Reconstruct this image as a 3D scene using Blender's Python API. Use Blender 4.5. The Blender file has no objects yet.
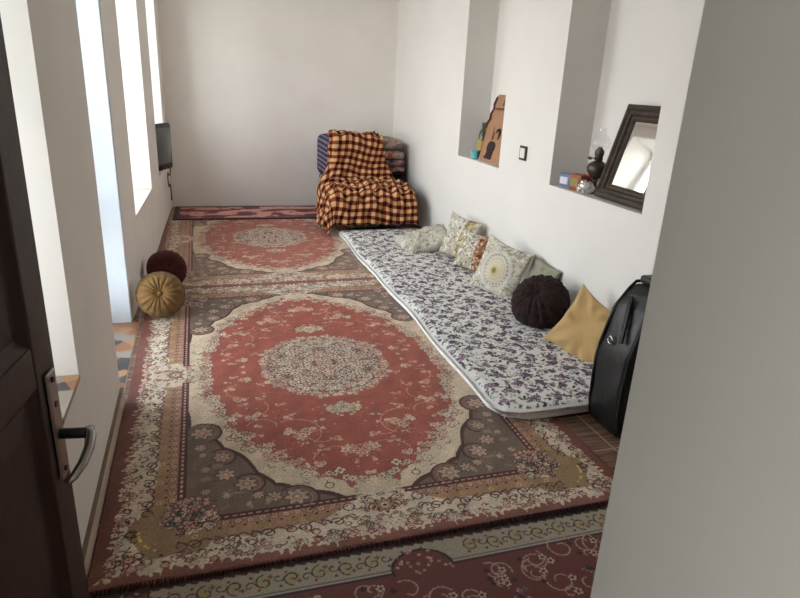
import bpy, bmesh, math, random
import numpy as np
from mathutils import Vector, Matrix

# ------------------------------------------------------------------ camera
_v1 = np.array([195., 70.]) - np.array([400., 299.])
_vv = np.array([311., 2050.]) - np.array([400., 299.])
_f = math.sqrt(-(_v1 @ _vv))
_Y = np.array([_v1[0], _v1[1], _f]); _Y /= np.linalg.norm(_Y)
_D = np.array([_vv[0], _vv[1], _f]); _D /= np.linalg.norm(_D)
_X = np.cross(_D, _Y); _X /= np.linalg.norm(_X)
if _X[0] < 0: _X = -_X
RM = np.array([_X, _Y, -_D])            # camera (x right, y down, z ahead) -> world
CAMH = 1.6
scene = bpy.context.scene
COL = scene.collection
cam = bpy.data.cameras.new('camera'); camo = bpy.data.objects.new('camera', cam); COL.objects.link(camo)
cam.sensor_width = 36; cam.lens = _f * 36 / 800; cam.clip_start = 0.02
m3 = Matrix(((RM[0][0], -RM[0][1], -RM[0][2]), (RM[1][0], -RM[1][1], -RM[1][2]), (RM[2][0], -RM[2][1], -RM[2][2])))
camo.matrix_world = Matrix.Translation((0, 0, CAMH)) @ m3.to_4x4()
scene.camera = camo

# ------------------------------------------------------------------ world, light, exposure
SKY_STRENGTH = 9.0
w = bpy.data.worlds.new('sky'); scene.world = w; w.use_nodes = True
nt = w.node_tree; nt.nodes.clear()
wo = nt.nodes.new('ShaderNodeOutputWorld'); bg = nt.nodes.new('ShaderNodeBackground')
tc = nt.nodes.new('ShaderNodeTexCoord'); sp = nt.nodes.new('ShaderNodeSeparateXYZ'); rp = nt.nodes.new('ShaderNodeValToRGB')
nt.links.new(tc.outputs['Generated'], sp.inputs[0]); nt.links.new(sp.outputs['Z'], rp.inputs[0])
rp.color_ramp.elements[0].position = 0.0; rp.color_ramp.elements[0].color = (1.0, 0.97, 0.92, 1)
rp.color_ramp.elements[1].position = 0.6; rp.color_ramp.elements[1].color = (0.80, 0.90, 1.0, 1)
nt.links.new(rp.outputs[0], bg.inputs[0]); bg.inputs[1].default_value = SKY_STRENGTH
nt.links.new(bg.outputs[0], wo.inputs[0])
scene.view_settings.view_transform = 'Standard'; scene.view_settings.look = 'None'
scene.view_settings.gamma = 1; scene.view_settings.use_curve_mapping = False
scene.view_settings.exposure = 0.46
scene.cycles.max_bounces = 14; scene.cycles.diffuse_bounces = 10; scene.cycles.transparent_max_bounces = 12

def portal(x, y, z, sy, sz, facing=1):
    l = bpy.data.lights.new('portal', 'AREA'); l.shape = 'RECTANGLE'; l.size = sz; l.size_y = sy
    l.cycles.is_portal = True
    o = bpy.data.objects.new('portal', l); COL.objects.link(o); o.location = (x, y, z)
    o.rotation_euler = (0, -math.pi/2*facing, 0)
    return o

# ------------------------------------------------------------------ helpers
def lin(c):
    c = np.asarray(c, float)
    return np.where(c <= 0.04045, c/12.92, ((c+0.055)/1.055)**2.4)
def L4(c): return tuple(float(v) for v in lin(c)) + (1.0,)

def mat(name, rgb, rough=0.8, metal=0.0, noise=0.0, nscale=12.0, bump=0.0, bscale=60.0, sheen=0.0, spec=0.3, attr=False, coat=0.0):
    m = bpy.data.materials.new(name); m.use_nodes = True
    n = m.node_tree.nodes; l = m.node_tree.links; b = n['Principled BSDF']
    b.inputs['Roughness'].default_value = rough; b.inputs['Metallic'].default_value = metal
    b.inputs['Specular IOR Level'].default_value = spec
    b.inputs['Sheen Weight'].default_value = sheen
    b.inputs['Coat Weight'].default_value = coat
    t = n.new('ShaderNodeTexCoord')
    base = L4(rgb)
    if attr:
        a = n.new('ShaderNodeAttribute'); a.attribute_name = 'Col'; src = a.outputs['Color']
    else:
        r = n.new('ShaderNodeRGB'); r.outputs[0].default_value = base; src = r.outputs[0]
    if noise > 0:
        nz = n.new('ShaderNodeTexNoise'); nz.inputs['Scale'].default_value = nscale; nz.inputs['Detail'].default_value = 6
        l.new(t.outputs['Object'], nz.inputs['Vector'])
        mr = n.new('ShaderNodeMapRange'); mr.inputs['To Min'].default_value = 1-noise; mr.inputs['To Max'].default_value = 1+noise*0.6
        mr.inputs['From Min'].default_value = 0.3; mr.inputs['From Max'].default_value = 0.7
        l.new(nz.outputs['Fac'], mr.inputs['Value'])
        mx = n.new('ShaderNodeVectorMath'); mx.operation = 'SCALE'
        l.new(src, mx.inputs[0]); l.new(mr.outputs[0], mx.inputs['Scale']); src = mx.outputs[0]
    l.new(src, b.inputs['Base Color'])
    if bump > 0:
        nb = n.new('ShaderNodeTexNoise'); nb.inputs['Scale'].default_value = bscale; nb.inputs['Detail'].default_value = 4
        l.new(t.outputs['Object'], nb.inputs['Vector'])
        bp = n.new('ShaderNodeBump'); bp.inputs['Strength'].default_value = bump; bp.inputs['Distance'].default_value = 0.01
        l.new(nb.outputs['Fac'], bp.inputs['Height']); l.new(bp.outputs[0], b.inputs['Normal'])
    return m

def link(name, bm, m, parent=None, smooth=False):
    me = bpy.data.meshes.new(name)
    bmesh.ops.recalc_face_normals(bm, faces=bm.faces)
    bm.to_mesh(me); bm.free()
    o = bpy.data.objects.new(name, me); COL.objects.link(o)
    if m: me.materials.append(m)
    if smooth:
        for p in me.polygons: p.use_smooth = True
    if parent: o.parent = parent
    return o
def tag(o, label=None, cat=None, group=None, kind=None):
    if label: o['label'] = label
    if cat: o['category'] = cat
    if group: o['group'] = group
    if kind: o['kind'] = kind
    return o
def thing(name, label, cat, loc=(0, 0, 0), rotz=0.0, group=None):
    o = bpy.data.objects.new(name, None); COL.objects.link(o); o.empty_display_size = 0.1
    o.location = loc; o.rotation_euler = (0, 0, rotz)
    return tag(o, label, cat, group)
def struct(name, bm, m, parent=None, smooth=False):
    o = link(name, bm, m, parent, smooth); o['kind'] = 'structure'; return o

def box(bm, x0, x1, y0, y1, z0, z1, M=None):
    vs = [bm.verts.new((x, y, z)) for z in (z0, z1) for y in (y0, y1) for x in (x0, x1)]
    if M is not None:
        for v in vs: v.co = M @ v.co
    for f in ((0,1,3,2),(4,6,7,5),(0,4,5,1),(2,3,7,6),(0,2,6,4),(1,5,7,3)): bm.faces.new([vs[i] for i in f])
    return vs
def prism(bm, pts, z0, z1):       # pts: xy polygon
    a = [bm.verts.new((x, y, z0)) for x, y in pts]; b = [bm.verts.new((x, y, z1)) for x, y in pts]
    n = len(pts); bm.faces.new(a[::-1]); bm.faces.new(b)
    for i in range(n): bm.faces.new((a[i], a[(i+1)%n], b[(i+1)%n], b[i]))
def rbox(x0, x1, y0, y1, z0, z1, r=0.01, seg=3, M=None):
    bm = bmesh.new(); box(bm, x0, x1, y0, y1, z0, z1)
    bmesh.ops.recalc_face_normals(bm, faces=bm.faces)
    bmesh.ops.bevel(bm, geom=bm.edges[:]+bm.verts[:], offset=r, segments=seg, profile=0.5, affect='EDGES')
    if M is not None: bm.transform(M)
    return bm
def tube(bm, pts, r, n=8, caps=True):
    P = [Vector(p) for p in pts]; rings = []
    prev = None
    for i, p in enumerate(P):
        d = (P[min(i+1, len(P)-1)] - P[max(i-1, 0)]).normalized()
        if prev is None:
            u = d.orthogonal().normalized()
        else:
            u = (prev - d*prev.dot(d)).normalized()
        prev = u; v = d.cross(u)
        rr = r[i] if isinstance(r, (list, tuple)) else r
        rings.append([bm.verts.new(p + (u*math.cos(2*math.pi*k/n) + v*math.sin(2*math.pi*k/n))*rr) for k in range(n)])
    for a, b in zip(rings, rings[1:]):
        for k in range(n): bm.faces.new((a[k], a[(k+1)%n], b[(k+1)%n], b[k]))
    if caps:
        bm.faces.new(rings[0][::-1]); bm.faces.new(rings[-1])
def lathe(bm, prof, n=24, cx=0, cy=0, fn=None):   # prof: (r,z)
    rings = []
    for r, z in prof:
        ring = []
        for k in range(n):
            a = 2*math.pi*k/n; rr = r*(fn(a, z) if fn else 1)
            ring.append(bm.verts.new((cx+rr*math.cos(a), cy+rr*math.sin(a), z)))
        rings.append(ring)
    for a, b in zip(rings, rings[1:]):
        for k in range(n): bm.faces.new((a[k], a[(k+1)%n], b[(k+1)%n], b[k]))
    bm.faces.new(rings[0][::-1]); bm.faces.new(rings[-1])
def frame(normal, up=(0, 0, 1), loc=(0, 0, 0), roll=0.0):
    """matrix whose local Z is the normal and local Y is as close to up as possible"""
    z = Vector(normal).normalized(); y = Vector(up); y = (y - z*y.dot(z)).normalized(); x = y.cross(z)
    M = Matrix(((x.x, y.x, z.x), (x.y, y.y, z.y), (x.z, y.z, z.z))).to_4x4()
    return Matrix.Translation(loc) @ M @ Matrix.Rotation(roll, 4, 'Z')

# ------------------------------------------------------------------ numpy pattern drawing (textile patterns)
class Canvas:
    def __init__(s, x0, x1, y0, y1, res, base):
        s.nx = int(round((x1-x0)/res))+1; s.ny = int(round((y1-y0)/res))+1
        s.xs = np.linspace(x0, x1, s.nx); s.ys = np.linspace(y0, y1, s.ny)
        s.X, s.Y = np.meshgrid(s.xs, s.ys); s.img = np.empty((s.ny, s.nx, 3)); s.img[:] = base
    def sub(s, x0, x1, y0, y1):
        i0, i1 = np.searchsorted(s.xs, (x0, x1)); j0, j1 = np.searchsorted(s.ys, (y0, y1))
        return slice(j0, j1), slice(i0, i1)
    def mask(s, m, c): s.img[m] = c
    def blob(s, cx, cy, r, c, n=0, jag=0., ph=0., sx=1., sy=1.):
        q = s.sub(cx-r*1.5*sx, cx+r*1.5*sx, cy-r*1.5*sy, cy+r*1.5*sy)
        dx = (s.X[q]-cx)/sx; dy = (s.Y[q]-cy)/sy; rr = np.hypot(dx, dy); lim = r
        if n: lim = r*(1+jag*np.cos(n*np.arctan2(dy, dx)+ph))
        s.img[q][rr < lim] = c
    def line(s, pts, wd, c):
        for (ax, ay), (bx, by) in zip(pts, pts[1:]):
            q = s.sub(min(ax, bx)-wd, max(ax, bx)+wd, min(ay, by)-wd, max(ay, by)+wd)
            X = s.X[q]; Y = s.Y[q]; dx = bx-ax; dy = by-ay; L = dx*dx+dy*dy+1e-12
            t = np.clip(((X-ax)*dx+(Y-ay)*dy)/L, 0, 1)
            s.img[q][np.hypot(X-ax-t*dx, Y-ay-t*dy) < wd/2] = c
    def scroll(s, cx, cy, r, turns, a0, sg, wd, c, r1=0.15):
        N = max(8, int(14*turns)); p = []
        for i in range(N+1):
            t = i/N; a = a0+sg*turns*2*math.pi*t; rr = r*(1-(1-r1)*t); p.append((cx+rr*math.cos(a), cy+rr*math.sin(a)))
        s.line(p, wd, c)
    def arc(s, cx, cy, r, a0, a1, wd, c, sy=1.):
        N = 12; s.line([(cx+r*math.cos(a0+(a1-a0)*i/N), cy+r*sy*math.sin(a0+(a1-a0)*i/N)) for i in range(N+1)], wd, c)
    def flower(s, x, y, r, c1, c2, cd, n=6, ph=0., out=True):
        if out: s.blob(x, y, r*1.25, cd, n, .22, ph)
        s.blob(x, y, r, c1, n, .25, ph); s.blob(x, y, r*.5, c2, 0); s.blob(x, y, r*.25, cd, 0)

def colour_grid(name, cv, m, zf, parent=None, thick=0.0, step=1, xy=None):
    """grid mesh whose vertices carry the woven pattern; zf(X,Y)->Z ; outermost ring folded down as an edge"""
    X = cv.X[::step, ::step]; Y = cv.Y[::step, ::step]; C = cv.img[::step, ::step]
    ny, nx = X.shape; Z = zf(X, Y).copy()
    X = X.copy(); Y = Y.copy()
    if xy: X, Y = xy(X, Y)
    if thick > 0:
        for s_ in ((0, slice(None)), (-1, slice(None)), (slice(None), 0), (slice(None), -1)): Z[s_] -= thick
    co = np.stack([X, Y, Z], -1).reshape(-1, 3).astype(np.float32)
    idx = np.arange(nx*ny).reshape(ny, nx)
    q = np.stack([idx[:-1, :-1], idx[:-1, 1:], idx[1:, 1:], idx[1:, :-1]], -1).reshape(-1, 4)
    return raw_mesh(name, co, q, m, C.reshape(-1, 3), parent)

def raw_mesh(name, co, q, m, C=None, parent=None, uv=None, smooth=True):
    me = bpy.data.meshes.new(name); nf = len(q)
    me.vertices.add(len(co)); me.vertices.foreach_set('co', np.asarray(co, np.float32).ravel())
    me.loops.add(nf*4); me.loops.foreach_set('vertex_index', q.ravel().astype(np.int32))
    me.polygons.add(nf); me.polygons.foreach_set('loop_start', np.arange(0, nf*4, 4, dtype=np.int32))
    me.polygons.foreach_set('use_smooth', np.full(nf, smooth))
    me.update(calc_edges=True)
    if C is not None:
        a = me.color_attributes.new('Col', 'FLOAT_COLOR', 'POINT')
        a.data.foreach_set('color', np.concatenate([lin(C), np.ones((len(C), 1))], 1).astype(np.float32).ravel())
    if uv is not None:
        l = me.uv_layers.new(name='UVMap'); l.data.foreach_set('uv', np.asarray(uv, np.float32)[q.ravel()].ravel())
    me.materials.append(m)
    o = bpy.data.objects.new(name, me); COL.objects.link(o)
    if parent: o.parent = parent
    return o

rng = np.random.RandomState(7)
def smooth_noise(X, Y, sc, seed=0, amp=1.0):
    r = np.random.RandomState(seed); out = np.zeros_like(X, float)
    for k in range(7):
        a = r.uniform(0, 2*math.pi); f = sc*r.uniform(.5, 1.6); ph = r.uniform(0, 6.28)
        out += np.sin((X*math.cos(a)+Y*math.sin(a))*f+ph)
    return out/3.0*amp

# ------------------------------------------------------------------ materials
M_wall = mat('plaster', (0.915, 0.90, 0.88), 0.9, noise=.035, nscale=2.5, bump=.25, bscale=9)
M_wallR = mat('plaster_white', (0.855, 0.843, 0.828), 0.9, noise=.03, nscale=2.0, bump=.15, bscale=7)
M_daytint = mat('plaster_daylight_tint', (0.83, 0.87, 0.91), 0.9, noise=.04, nscale=3, bump=.2, bscale=9)
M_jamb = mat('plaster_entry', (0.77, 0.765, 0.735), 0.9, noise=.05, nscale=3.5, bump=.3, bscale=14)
M_ceil = mat('ceiling_plaster', (0.9, 0.89, 0.87), 0.95)
M_sill = mat('sill_marble', (0.86, 0.82, 0.78), 0.5, noise=.12, nscale=8)
M_frame = mat('window_paint', (0.9, 0.9, 0.9), 0.5)
M_wood = mat('door_wood', (0.215, 0.135, 0.11), 0.45, noise=.35, nscale=6, bump=.15, bscale=25, spec=.4)
M_wood2 = mat('door_wood_panel', (0.225, 0.14, 0.112), 0.5, noise=.35, nscale=5, bump=.15, bscale=25, spec=.4)
M_chrome = mat('chrome', (0.75, 0.74, 0.72), 0.25, metal=1.0, bump=.02)
M_black = mat('black_plastic', (0.06, 0.06, 0.06), 0.35, spec=.5)
M_carpet = mat('carpet_pile', (1, 1, 1), .6, attr=True, bump=.3, bscale=420, sheen=.03, spec=.38)
M_cloth = mat('printed_cotton', (1, 1, 1), .95, attr=True, bump=.35, bscale=60, spec=.1)
M_lace = mat('white_lace', (.96, .955, .95), .95, bump=.6, bscale=120)

def glass_mat():
    m = bpy.data.materials.new('clear_glass'); m.use_nodes = True
    n = m.node_tree.nodes; l = m.node_tree.links; n.clear()
    o = n.new('ShaderNodeOutputMaterial'); t = n.new('ShaderNodeBsdfTransparent'); g = n.new('ShaderNodeBsdfGlossy'); x = n.new('ShaderNodeMixShader'); fr = n.new('ShaderNodeFresnel')
    g.inputs['Roughness'].default_value = .03; fr.inputs[0].default_value = 1.2; t.inputs[0].default_value = (.97, .98, .98, 1)
    l.new(fr.outputs[0], x.inputs[0]); l.new(t.outputs[0], x.inputs[1]); l.new(g.outputs[0], x.inputs[2]); l.new(x.outputs[0], o.inputs[0])
    return m
M_glass = glass_mat()

def tile_floor_mat():
    m = bpy.data.materials.new('floor_tiles'); m.use_nodes = True
    n = m.node_tree.nodes; l = m.node_tree.links; b = n['Principled BSDF']; b.inputs['Roughness'].default_value = .35
    t = n.new('ShaderNodeTexCoord'); br = n.new('ShaderNodeTexBrick')
    br.offset = 0.0; br.inputs['Scale'].default_value = 1; br.inputs['Brick Width'].default_value = .45; br.inputs['Row Height'].default_value = .3
    br.inputs['Mortar Size'].default_value = .004; br.inputs['Mortar'].default_value = L4((.72, .62, .52))
    mp = n.new('ShaderNodeMapping'); mp.inputs['Scale'].default_value = (3, 30, 1); mp.inputs['Rotation'].default_value = (0, 0, 0)
    l.new(t.outputs['Object'], mp.inputs[0])
    nz = n.new('ShaderNodeTexNoise'); nz.inputs['Scale'].default_value = 1.3; nz.inputs['Detail'].default_value = 5; l.new(mp.outputs[0], nz.inputs['Vector'])
    cr = n.new('ShaderNodeValToRGB'); cr.color_ramp.elements[0].position = .35; cr.color_ramp.elements[0].color = L4((.30, .20, .16)); cr.color_ramp.elements[1].position = .68; cr.color_ramp.elements[1].color = L4((.55, .43, .35))
    l.new(nz.outputs['Fac'], cr.inputs[0]); l.new(cr.outputs[0], br.inputs['Color1']); l.new(cr.outputs[0], br.inputs['Color2'])
    l.new(t.outputs['Object'], br.inputs['Vector']); l.new(br.outputs['Color'], b.inputs['Base Color'])
    return m
M_floor = tile_floor_mat()

def shard_mat(name='broken_marble', sc=9):
    m = bpy.data.materials.new(name); m.use_nodes = True
    n = m.node_tree.nodes; l = m.node_tree.links; b = n['Principled BSDF']; b.inputs['Roughness'].default_value = .35
    t = n.new('ShaderNodeTexCoord'); v = n.new('ShaderNodeTexVoronoi'); v.inputs['Scale'].default_value = sc; v.inputs['Randomness'].default_value = 1
    mp = n.new('ShaderNodeMapping'); mp.inputs['Rotation'].default_value = (0, 0, .6); l.new(t.outputs['Object'], mp.inputs[0]); l.new(mp.outputs[0], v.inputs['Vector'])
    s = n.new('ShaderNodeSeparateColor'); l.new(v.outputs['Color'], s.inputs[0])
    cr = n.new('ShaderNodeValToRGB'); cr.color_ramp.interpolation = 'CONSTANT'; e = cr.color_ramp.elements
    e[0].color = L4((.60, .41, .28)); e[1].position = .3; e[1].color = L4((.25, .23, .22))
    for p, c in ((.5, (.66, .50, .36)), (.68, (.30, .26, .24)), (.84, (.58, .54, .49))): k = e.new(p); k.color = L4(c)
    l.new(s.outputs[0], cr.inputs[0]); l.new(cr.outputs[0], b.inputs['Base Color'])
    return m
M_shard = shard_mat()

# ------------------------------------------------------------------ room shell
def XL(y):      # inner face of the (slightly crooked) left wall
    if y <= 3.03: return -0.445
    if y <= 4.17: return -0.445 - 0.045*(y-3.03)/1.14
    return -0.49 + (y-4.17)*(0.13/3.86)
def XR(y): return 2.42 if y < 5.9 else 2.42 - (y-5.9)*0.035/2.1
XO = -0.93; CEIL = 2.85; YB = 8.0; YN = 0.35; OPT = 2.45; SILL = .585

bm = bmesh.new(); box(bm, -0.93, 2.5, -.05, 8.2, -0.05, 0.0); struct('floor', bm, M_floor)
bm = bmesh.new(); box(bm, -1.0, 3.0, -.1, 8.3, CEIL, CEIL+.1); struct('ceiling', bm, M_ceil)

def TOP(a): return 2.68 if a > 4.5 else OPT
bm = bmesh.new()
def piece(y0, y1, z0, z1): prism(bm, [(XL(y0), y0), (XL(y1), y1), (XO, y1), (XO, y0)], z0, z1)
WIN = [(1.7, 2.17), (4.79, 5.97), (6.72, 7.60)]
DOORREC = (3.03, 4.17)
segs = [(.05, 1.7, 'p'), (1.7, 2.17, 'w'), (2.17, 3.03, 'p'), (3.03, 4.17, 'd'), (4.17, 4.79, 'p'), (4.79, 5.97, 'w'), (5.97, 6.72, 'p'), (6.72, 7.60, 'w'), (7.60, 8.12, 'p')]
for a, b, k in segs:
    if k == 'p': piece(a, b, -.02, CEIL)
    else:
        piece(a, b, TOP(a), CEIL)
        if k == 'w': piece(a, b, -.02, SILL-.02)
wl = struct('wall_left', bm, M_wall)
# added lining, bluish daylight put into its colour, on the recess's far reveal
bm = bmesh.new(); box(bm, XO+.02, XL(4.17)-.006, 4.155, 4.169, 0.0, OPT); struct('trim_1', bm, M_daytint)

for i, (a, b) in enumerate(WIN):
    n = i+1
    bm = bmesh.new(); prism(bm, [(XL(a)+.004, a+.002), (XL(b)+.004, b-.002), (XO+.06, b-.002), (XO+.06, a+.002)], SILL-.02, SILL)
    struct('trim_%d' % (n+1), bm, M_shard if i == 0 else M_sill)
    wn = bpy.data.objects.new('window_%d' % n, None); COL.objects.link(wn); wn.location = (XO+.05, (a+b)/2, SILL); wn['kind'] = 'structure'
    bm = bmesh.new(); h = TOP(a)-SILL; wd = (b-a)/2-.003
    for y in (-wd, -.03, wd-.06): box(bm, -.03, .03, y, y+.06, 0, h)
    for z in (0, h*.68, h-.06): box(bm, -.028, .028, -wd, wd, z, z+.06)
    f = link('window_frame', bm, M_frame, wn)
    bm = bmesh.new(); box(bm, -.003, .003, -wd+.05, wd-.05, .05, h-.05); link('pane', bm, M_glass, wn)
    portal(XO-.03, (a+b)/2, (SILL+TOP(a))/2, b-a, TOP(a)-SILL)
# glazed door in the doorway recess
a, b = DOORREC
dn = bpy.data.objects.new('door_1', None); COL.objects.link(dn); dn.location = (XO+.06, (a+b)/2, .02); dn['kind'] = 'structure'
bm = bmesh.new(); h = OPT-.02; wd = (b-a)/2-.018
for y in (-wd, -.05, wd-.09): box(bm, -.03, .03, y, y+.09, 0, h)
for z in (0, .75, h-.09): box(bm, -.028, .028, -wd, wd, z, z+.1 if z else .16)
link('door_frame', bm, M_frame, dn)
bm = bmesh.new(); box(bm, -.003, .003, -wd+.08, wd-.08, .1, h-.06); link('pane', bm, M_glass, dn)
portal(XO-.03, (a+b)/2, (OPT)/2, b-a, OPT)
bm = bmesh.new(); box(bm, XO, -.451, 3.03, 4.17, .0, .004); struct('trim_5', bm, M_shard)

# back wall
bm = bmesh.new(); prism(bm, [(-1.0, 8.06), (2.95, 7.84), (2.95, 8.25), (-1.0, 8.25)], -.02, CEIL); struct('wall_back', bm, M_wall)
# right wall with two niches
ND = 2.72
NI = [(2.955, 4.0), (4.84, 5.75)]
NZ = .935
bm = bmesh.new()
def pr(y0, y1, z0, z1, x0=None, x1=2.95):
    if x0 is None: prism(bm, [(XR(y0), y0), (x1, y0), (x1, y1), (XR(y1), y1)], z0, z1)
    else: box(bm, x0, x1, y0, y1, z0, z1)
ys = [.05, 2.955, 4.0, 4.872, 5.75, 5.9, 8.0]
pr(.05, 2.955, -.02, CEIL); pr(4.0, 4.84, -.02, CEIL); pr(5.75, 5.9, -.02, CEIL); pr(5.9, 7.95, -.02, CEIL)
for a, b in NI:
    pr(a, b, -.02, NZ); pr(a, b, OPT+.05, CEIL); pr(a, b, NZ, OPT+.05, x0=ND)
wr = struct('wall_right', bm, M_wallR)
# near wall with the entry opening
bm = bmesh.new()
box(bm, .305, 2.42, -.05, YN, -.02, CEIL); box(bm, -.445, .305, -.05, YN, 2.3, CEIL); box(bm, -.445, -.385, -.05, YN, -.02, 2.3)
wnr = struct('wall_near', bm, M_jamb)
# hall behind the entry, with an unseen window opening added to light the jamb
bm = bmesh.new()
box(bm, -1.6, 1.9, -2.9, -.05, -.05, 0.0); struct('floor_hall', bm, M_floor)
bm = bmesh.new()
for y0_, y1_, z0_, z1_ in ((-2.9, -1.5, 0, CEIL), (-.45, -.05, 0, CEIL), (-1.5, -.45, 0, .95), (-1.5, -.45, 2.1, CEIL)): box(bm, -1.6, -1.5, y0_, y1_, z0_, z1_)
box(bm, 1.8, 1.9, -2.9, -.05, 0, CEIL); box(bm, -1.5, -.445, -.15, -.05, 0, CEIL); box(bm, -1.5, 1.8, -2.9, -2.8, 0, CEIL)
struct('wall_hall', bm, M_wall)
bm = bmesh.new(); box(bm, -1.6, 1.9, -2.9, -.1, CEIL, CEIL+.1); struct('ceiling_hall', bm, M_ceil)
portal(-1.62, -.975, 1.525, 1.05, 1.15)
# tile skirting on the first pier
bm = bmesh.new(); box(bm, -.4445, -.432, .9, 3.03, 0, .085); sk = struct('baseboard_left', bm, mat('skirting_tile', (.82, .76, .69), .4, noise=.1))
bm = bmesh.new(); box(bm, -.4445, -.430, .9, 3.03, .085, .092); s2 = struct('trim_6', bm, mat('skirting_edge', (.5, .43, .37), .5))
# yard outside
bm = bmesh.new(); box(bm, -14, XO-.1, -8, 16, -.25, -.2); o = struct('floor_yard', bm, mat('yard_paving', (.75, .73, .70), .9, noise=.1, nscale=3))

# ------------------------------------------------------------------ carpets
RB = (.44, .25, .21); RED = (.575, .29, .235); RED2 = (.60, .285, .25)
C1 = (.78, .72, .64); C2 = (.765, .69, .595); TAN = (.61, .47, .36); GREY = (.42, .35, .30); MAR = (.27, .135, .13); DK = (.16, .12, .12)
PINK = (.76, .56, .50); OLV = (.50, .46, .36)
HX, HY = 1.055, 1.53
def main_pattern(res=.0034):
    cv = Canvas(0, HX, 0, HY, res, RB); X, Y = cv.X, cv.Y; R = np.random.RandomState(3)
    d = np.minimum(HX-X, HY-Y)
    side = (HX-X) < (HY-Y); s = np.where(side, Y, X)
    jag = .018*np.abs(np.sin(s*95)) + .010*np.sin(s*41+1) + .010*smooth_noise(X, Y, 200, 5)
    cv.mask(d > np.where(side, .055, .030)+jag, C1)
    scal = .165+.016*np.abs(np.sin(s*math.pi/.13))+.01*np.sin(s*9)
    tanm = (d > scal) & (d < .30)
    # the tan band opens into cream cartouches at mid side and mid end
    cart = np.where(side, Y < .15-.35*np.abs(d-.23), X < .07+1.5*(.30-d))
    cv.mask(tanm & ~cart, TAN)
    # corner lobe
    lob = np.hypot(X-(HX-.27), Y-(HY-.27)) < .165+.012*np.cos(6*np.arctan2(Y-HY+.27, X-HX+.27))
    cv.mask(lob & (d < .30) & (d > .10), (.56, .46, .33))
    cv.mask(~side & (d < .062) & (d > .0) & (cv.img[..., 0] < .5), (.50, .31, .27))
    inn = d > .30
    cv.mask(inn, GREY)
    cv.mask(inn & (smooth_noise(X, Y, 60, 2) > 1.1), (.52, .45, .38))
    a = np.arctan2(Y/1.26, X/.853); e2 = (np.abs(X)/.90)**1.6+(np.abs(Y)/1.36)**1.6
    sc2 = 1.02-.08*np.abs(np.sin(a*5.5+.4))**.7-.035*np.abs(np.sin(a*13))
    for (lx, ly, lr) in ((.69, .64, .085), (.61, .85, .06), (.33, 1.20, .085), (.51, 1.06, .065)): e2 = np.where(np.hypot(X-lx, Y-ly) < lr*(1+.08*np.cos(5*np.arctan2(Y-ly, X-lx))), 1.2, e2)
    cm = inn & (e2 < sc2); cv.mask(cm, C2)
    ring = (e2 > sc2-.02) & (e2 < sc2+.012) & inn; cv.mask(ring, MAR)
    e1 = (np.abs(X)/.69)**2+(np.abs(Y)/1.16)**2
    sc1 = 1.04-.13*np.abs(np.sin(a*4.2+.25))-.06*np.abs(np.sin(a*21+1))-.035*smooth_noise(X, Y, 130, 9)
    fm = e1 < sc1; cv.mask(fm, RED)
    # inner line pair
    dl = (d > .268) & (d < .30) & ~(np.where(side, Y < .10, X < .10))
    cv.mask(dl, MAR); cv.mask(dl & (d > .279) & (d < .288) & (np.sin(s*210) > -.3), PINK); cv.mask(dl & (d < .271), DK)
    # guard row of rosettes
    def rnd(a, b): return R.uniform(a, b)
    for k in range(60):
        s0 = .16+.045*k
        for sd in (0, 1):
            lim = HY-.30 if sd == 0 else HX-.30
            if s0 > lim: continue
            x, y = (HX-.25, s0) if sd == 0 else (s0, HY-.25)
            cv.flower(x, y, .013, PINK, (.72, .62, .5), MAR, 5, k)
            x, y = (HX-.225, s0+.022) if sd == 0 else (s0+.022, HY-.225)
            cv.blob(x, y, .006, MAR)
    # scroll line between tan and cream
    for k in range(14):
        s0 = .2+.13*k
        for sd in (0, 1):
            lim = HY-.30 if sd == 0 else HX-.26
            if s0 > lim: continue
            g = 1 if k % 2 else -1
            def P(dd, ss): return (HX-dd, ss) if sd == 0 else (ss, HY-dd)
            x, y = P(.155, s0); cv.scroll(x, y, .030, 1.3, 1.0*g+sd, g, .0065, MAR)
            x, y = P(.160, s0+.05); cv.scroll(x, y, .022, 1.1, 2.+sd, -g, .006, MAR); cv.blob(x, y, .008, (.60, .36, .31))
            p = [P(.168+.014*math.sin(t*.8), s0-.06+t*.012) for t in range(11)]; cv.line(p, .006, MAR)
            x, y = P(.20, s0); cv.blob(x, y, .011, (.74, .62, .40), 5, .2); cv.blob(x, y, .004, MAR)
    # cream border vegetation
    for k in range(420):
        sd = R.rand() < .6
        dd = rnd(.055, .135); ss = rnd(0, HY if sd else HX)
        x, y = (HX-dd, ss) if sd else (ss, HY-dd)
        if min(HX-x, HY-y) < .05: continue
        t = R.rand()
        if dd < .08:
            cv.flower(x, y, rnd(.008, .014), [C1, PINK, (.6, .35, .3)][R.randint(3)], C1, MAR, 5, rnd(0, 6))
        elif t < .55:
            c = [MAR, (.36, .28, .24), (.55, .33, .29)][R.randint(3)]
            cv.arc(x, y, rnd(.008, .02), rnd(0, 6), rnd(0, 6)+2, .0055, c)
        else: cv.blob(x, y, rnd(.004, .009), [MAR, (.36, .30, .26), (.58, .36, .32), OLV][R.randint(4)], 3, .3, rnd(0, 6))
    # corner cream motif
    cx, cy = HX-.12, HY-.125
    for k in range(5):
        cv.scroll(cx+.03*math.cos(k*1.26), cy+.03*math.sin(k*1.26), .022, .8, k, 1, .006, MAR)
    cv.flower(cx, cy, .02, (.6, .36, .3), C1, MAR, 6)
    # corner rosette (dense)
    for k in range(120):
        r = .105*math.sqrt(R.rand()); t = rnd(0, 6.28); x = HX-.32+r*math.cos(t); y = HY-.32+r*math.sin(t)
        cv.flower(x, y, rnd(.007, .014), [C1, PINK, (.7, .45, .4), GREY][R.randint(4)], C1, [MAR, DK][R.randint(2)], 5, rnd(0, 6))
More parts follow.
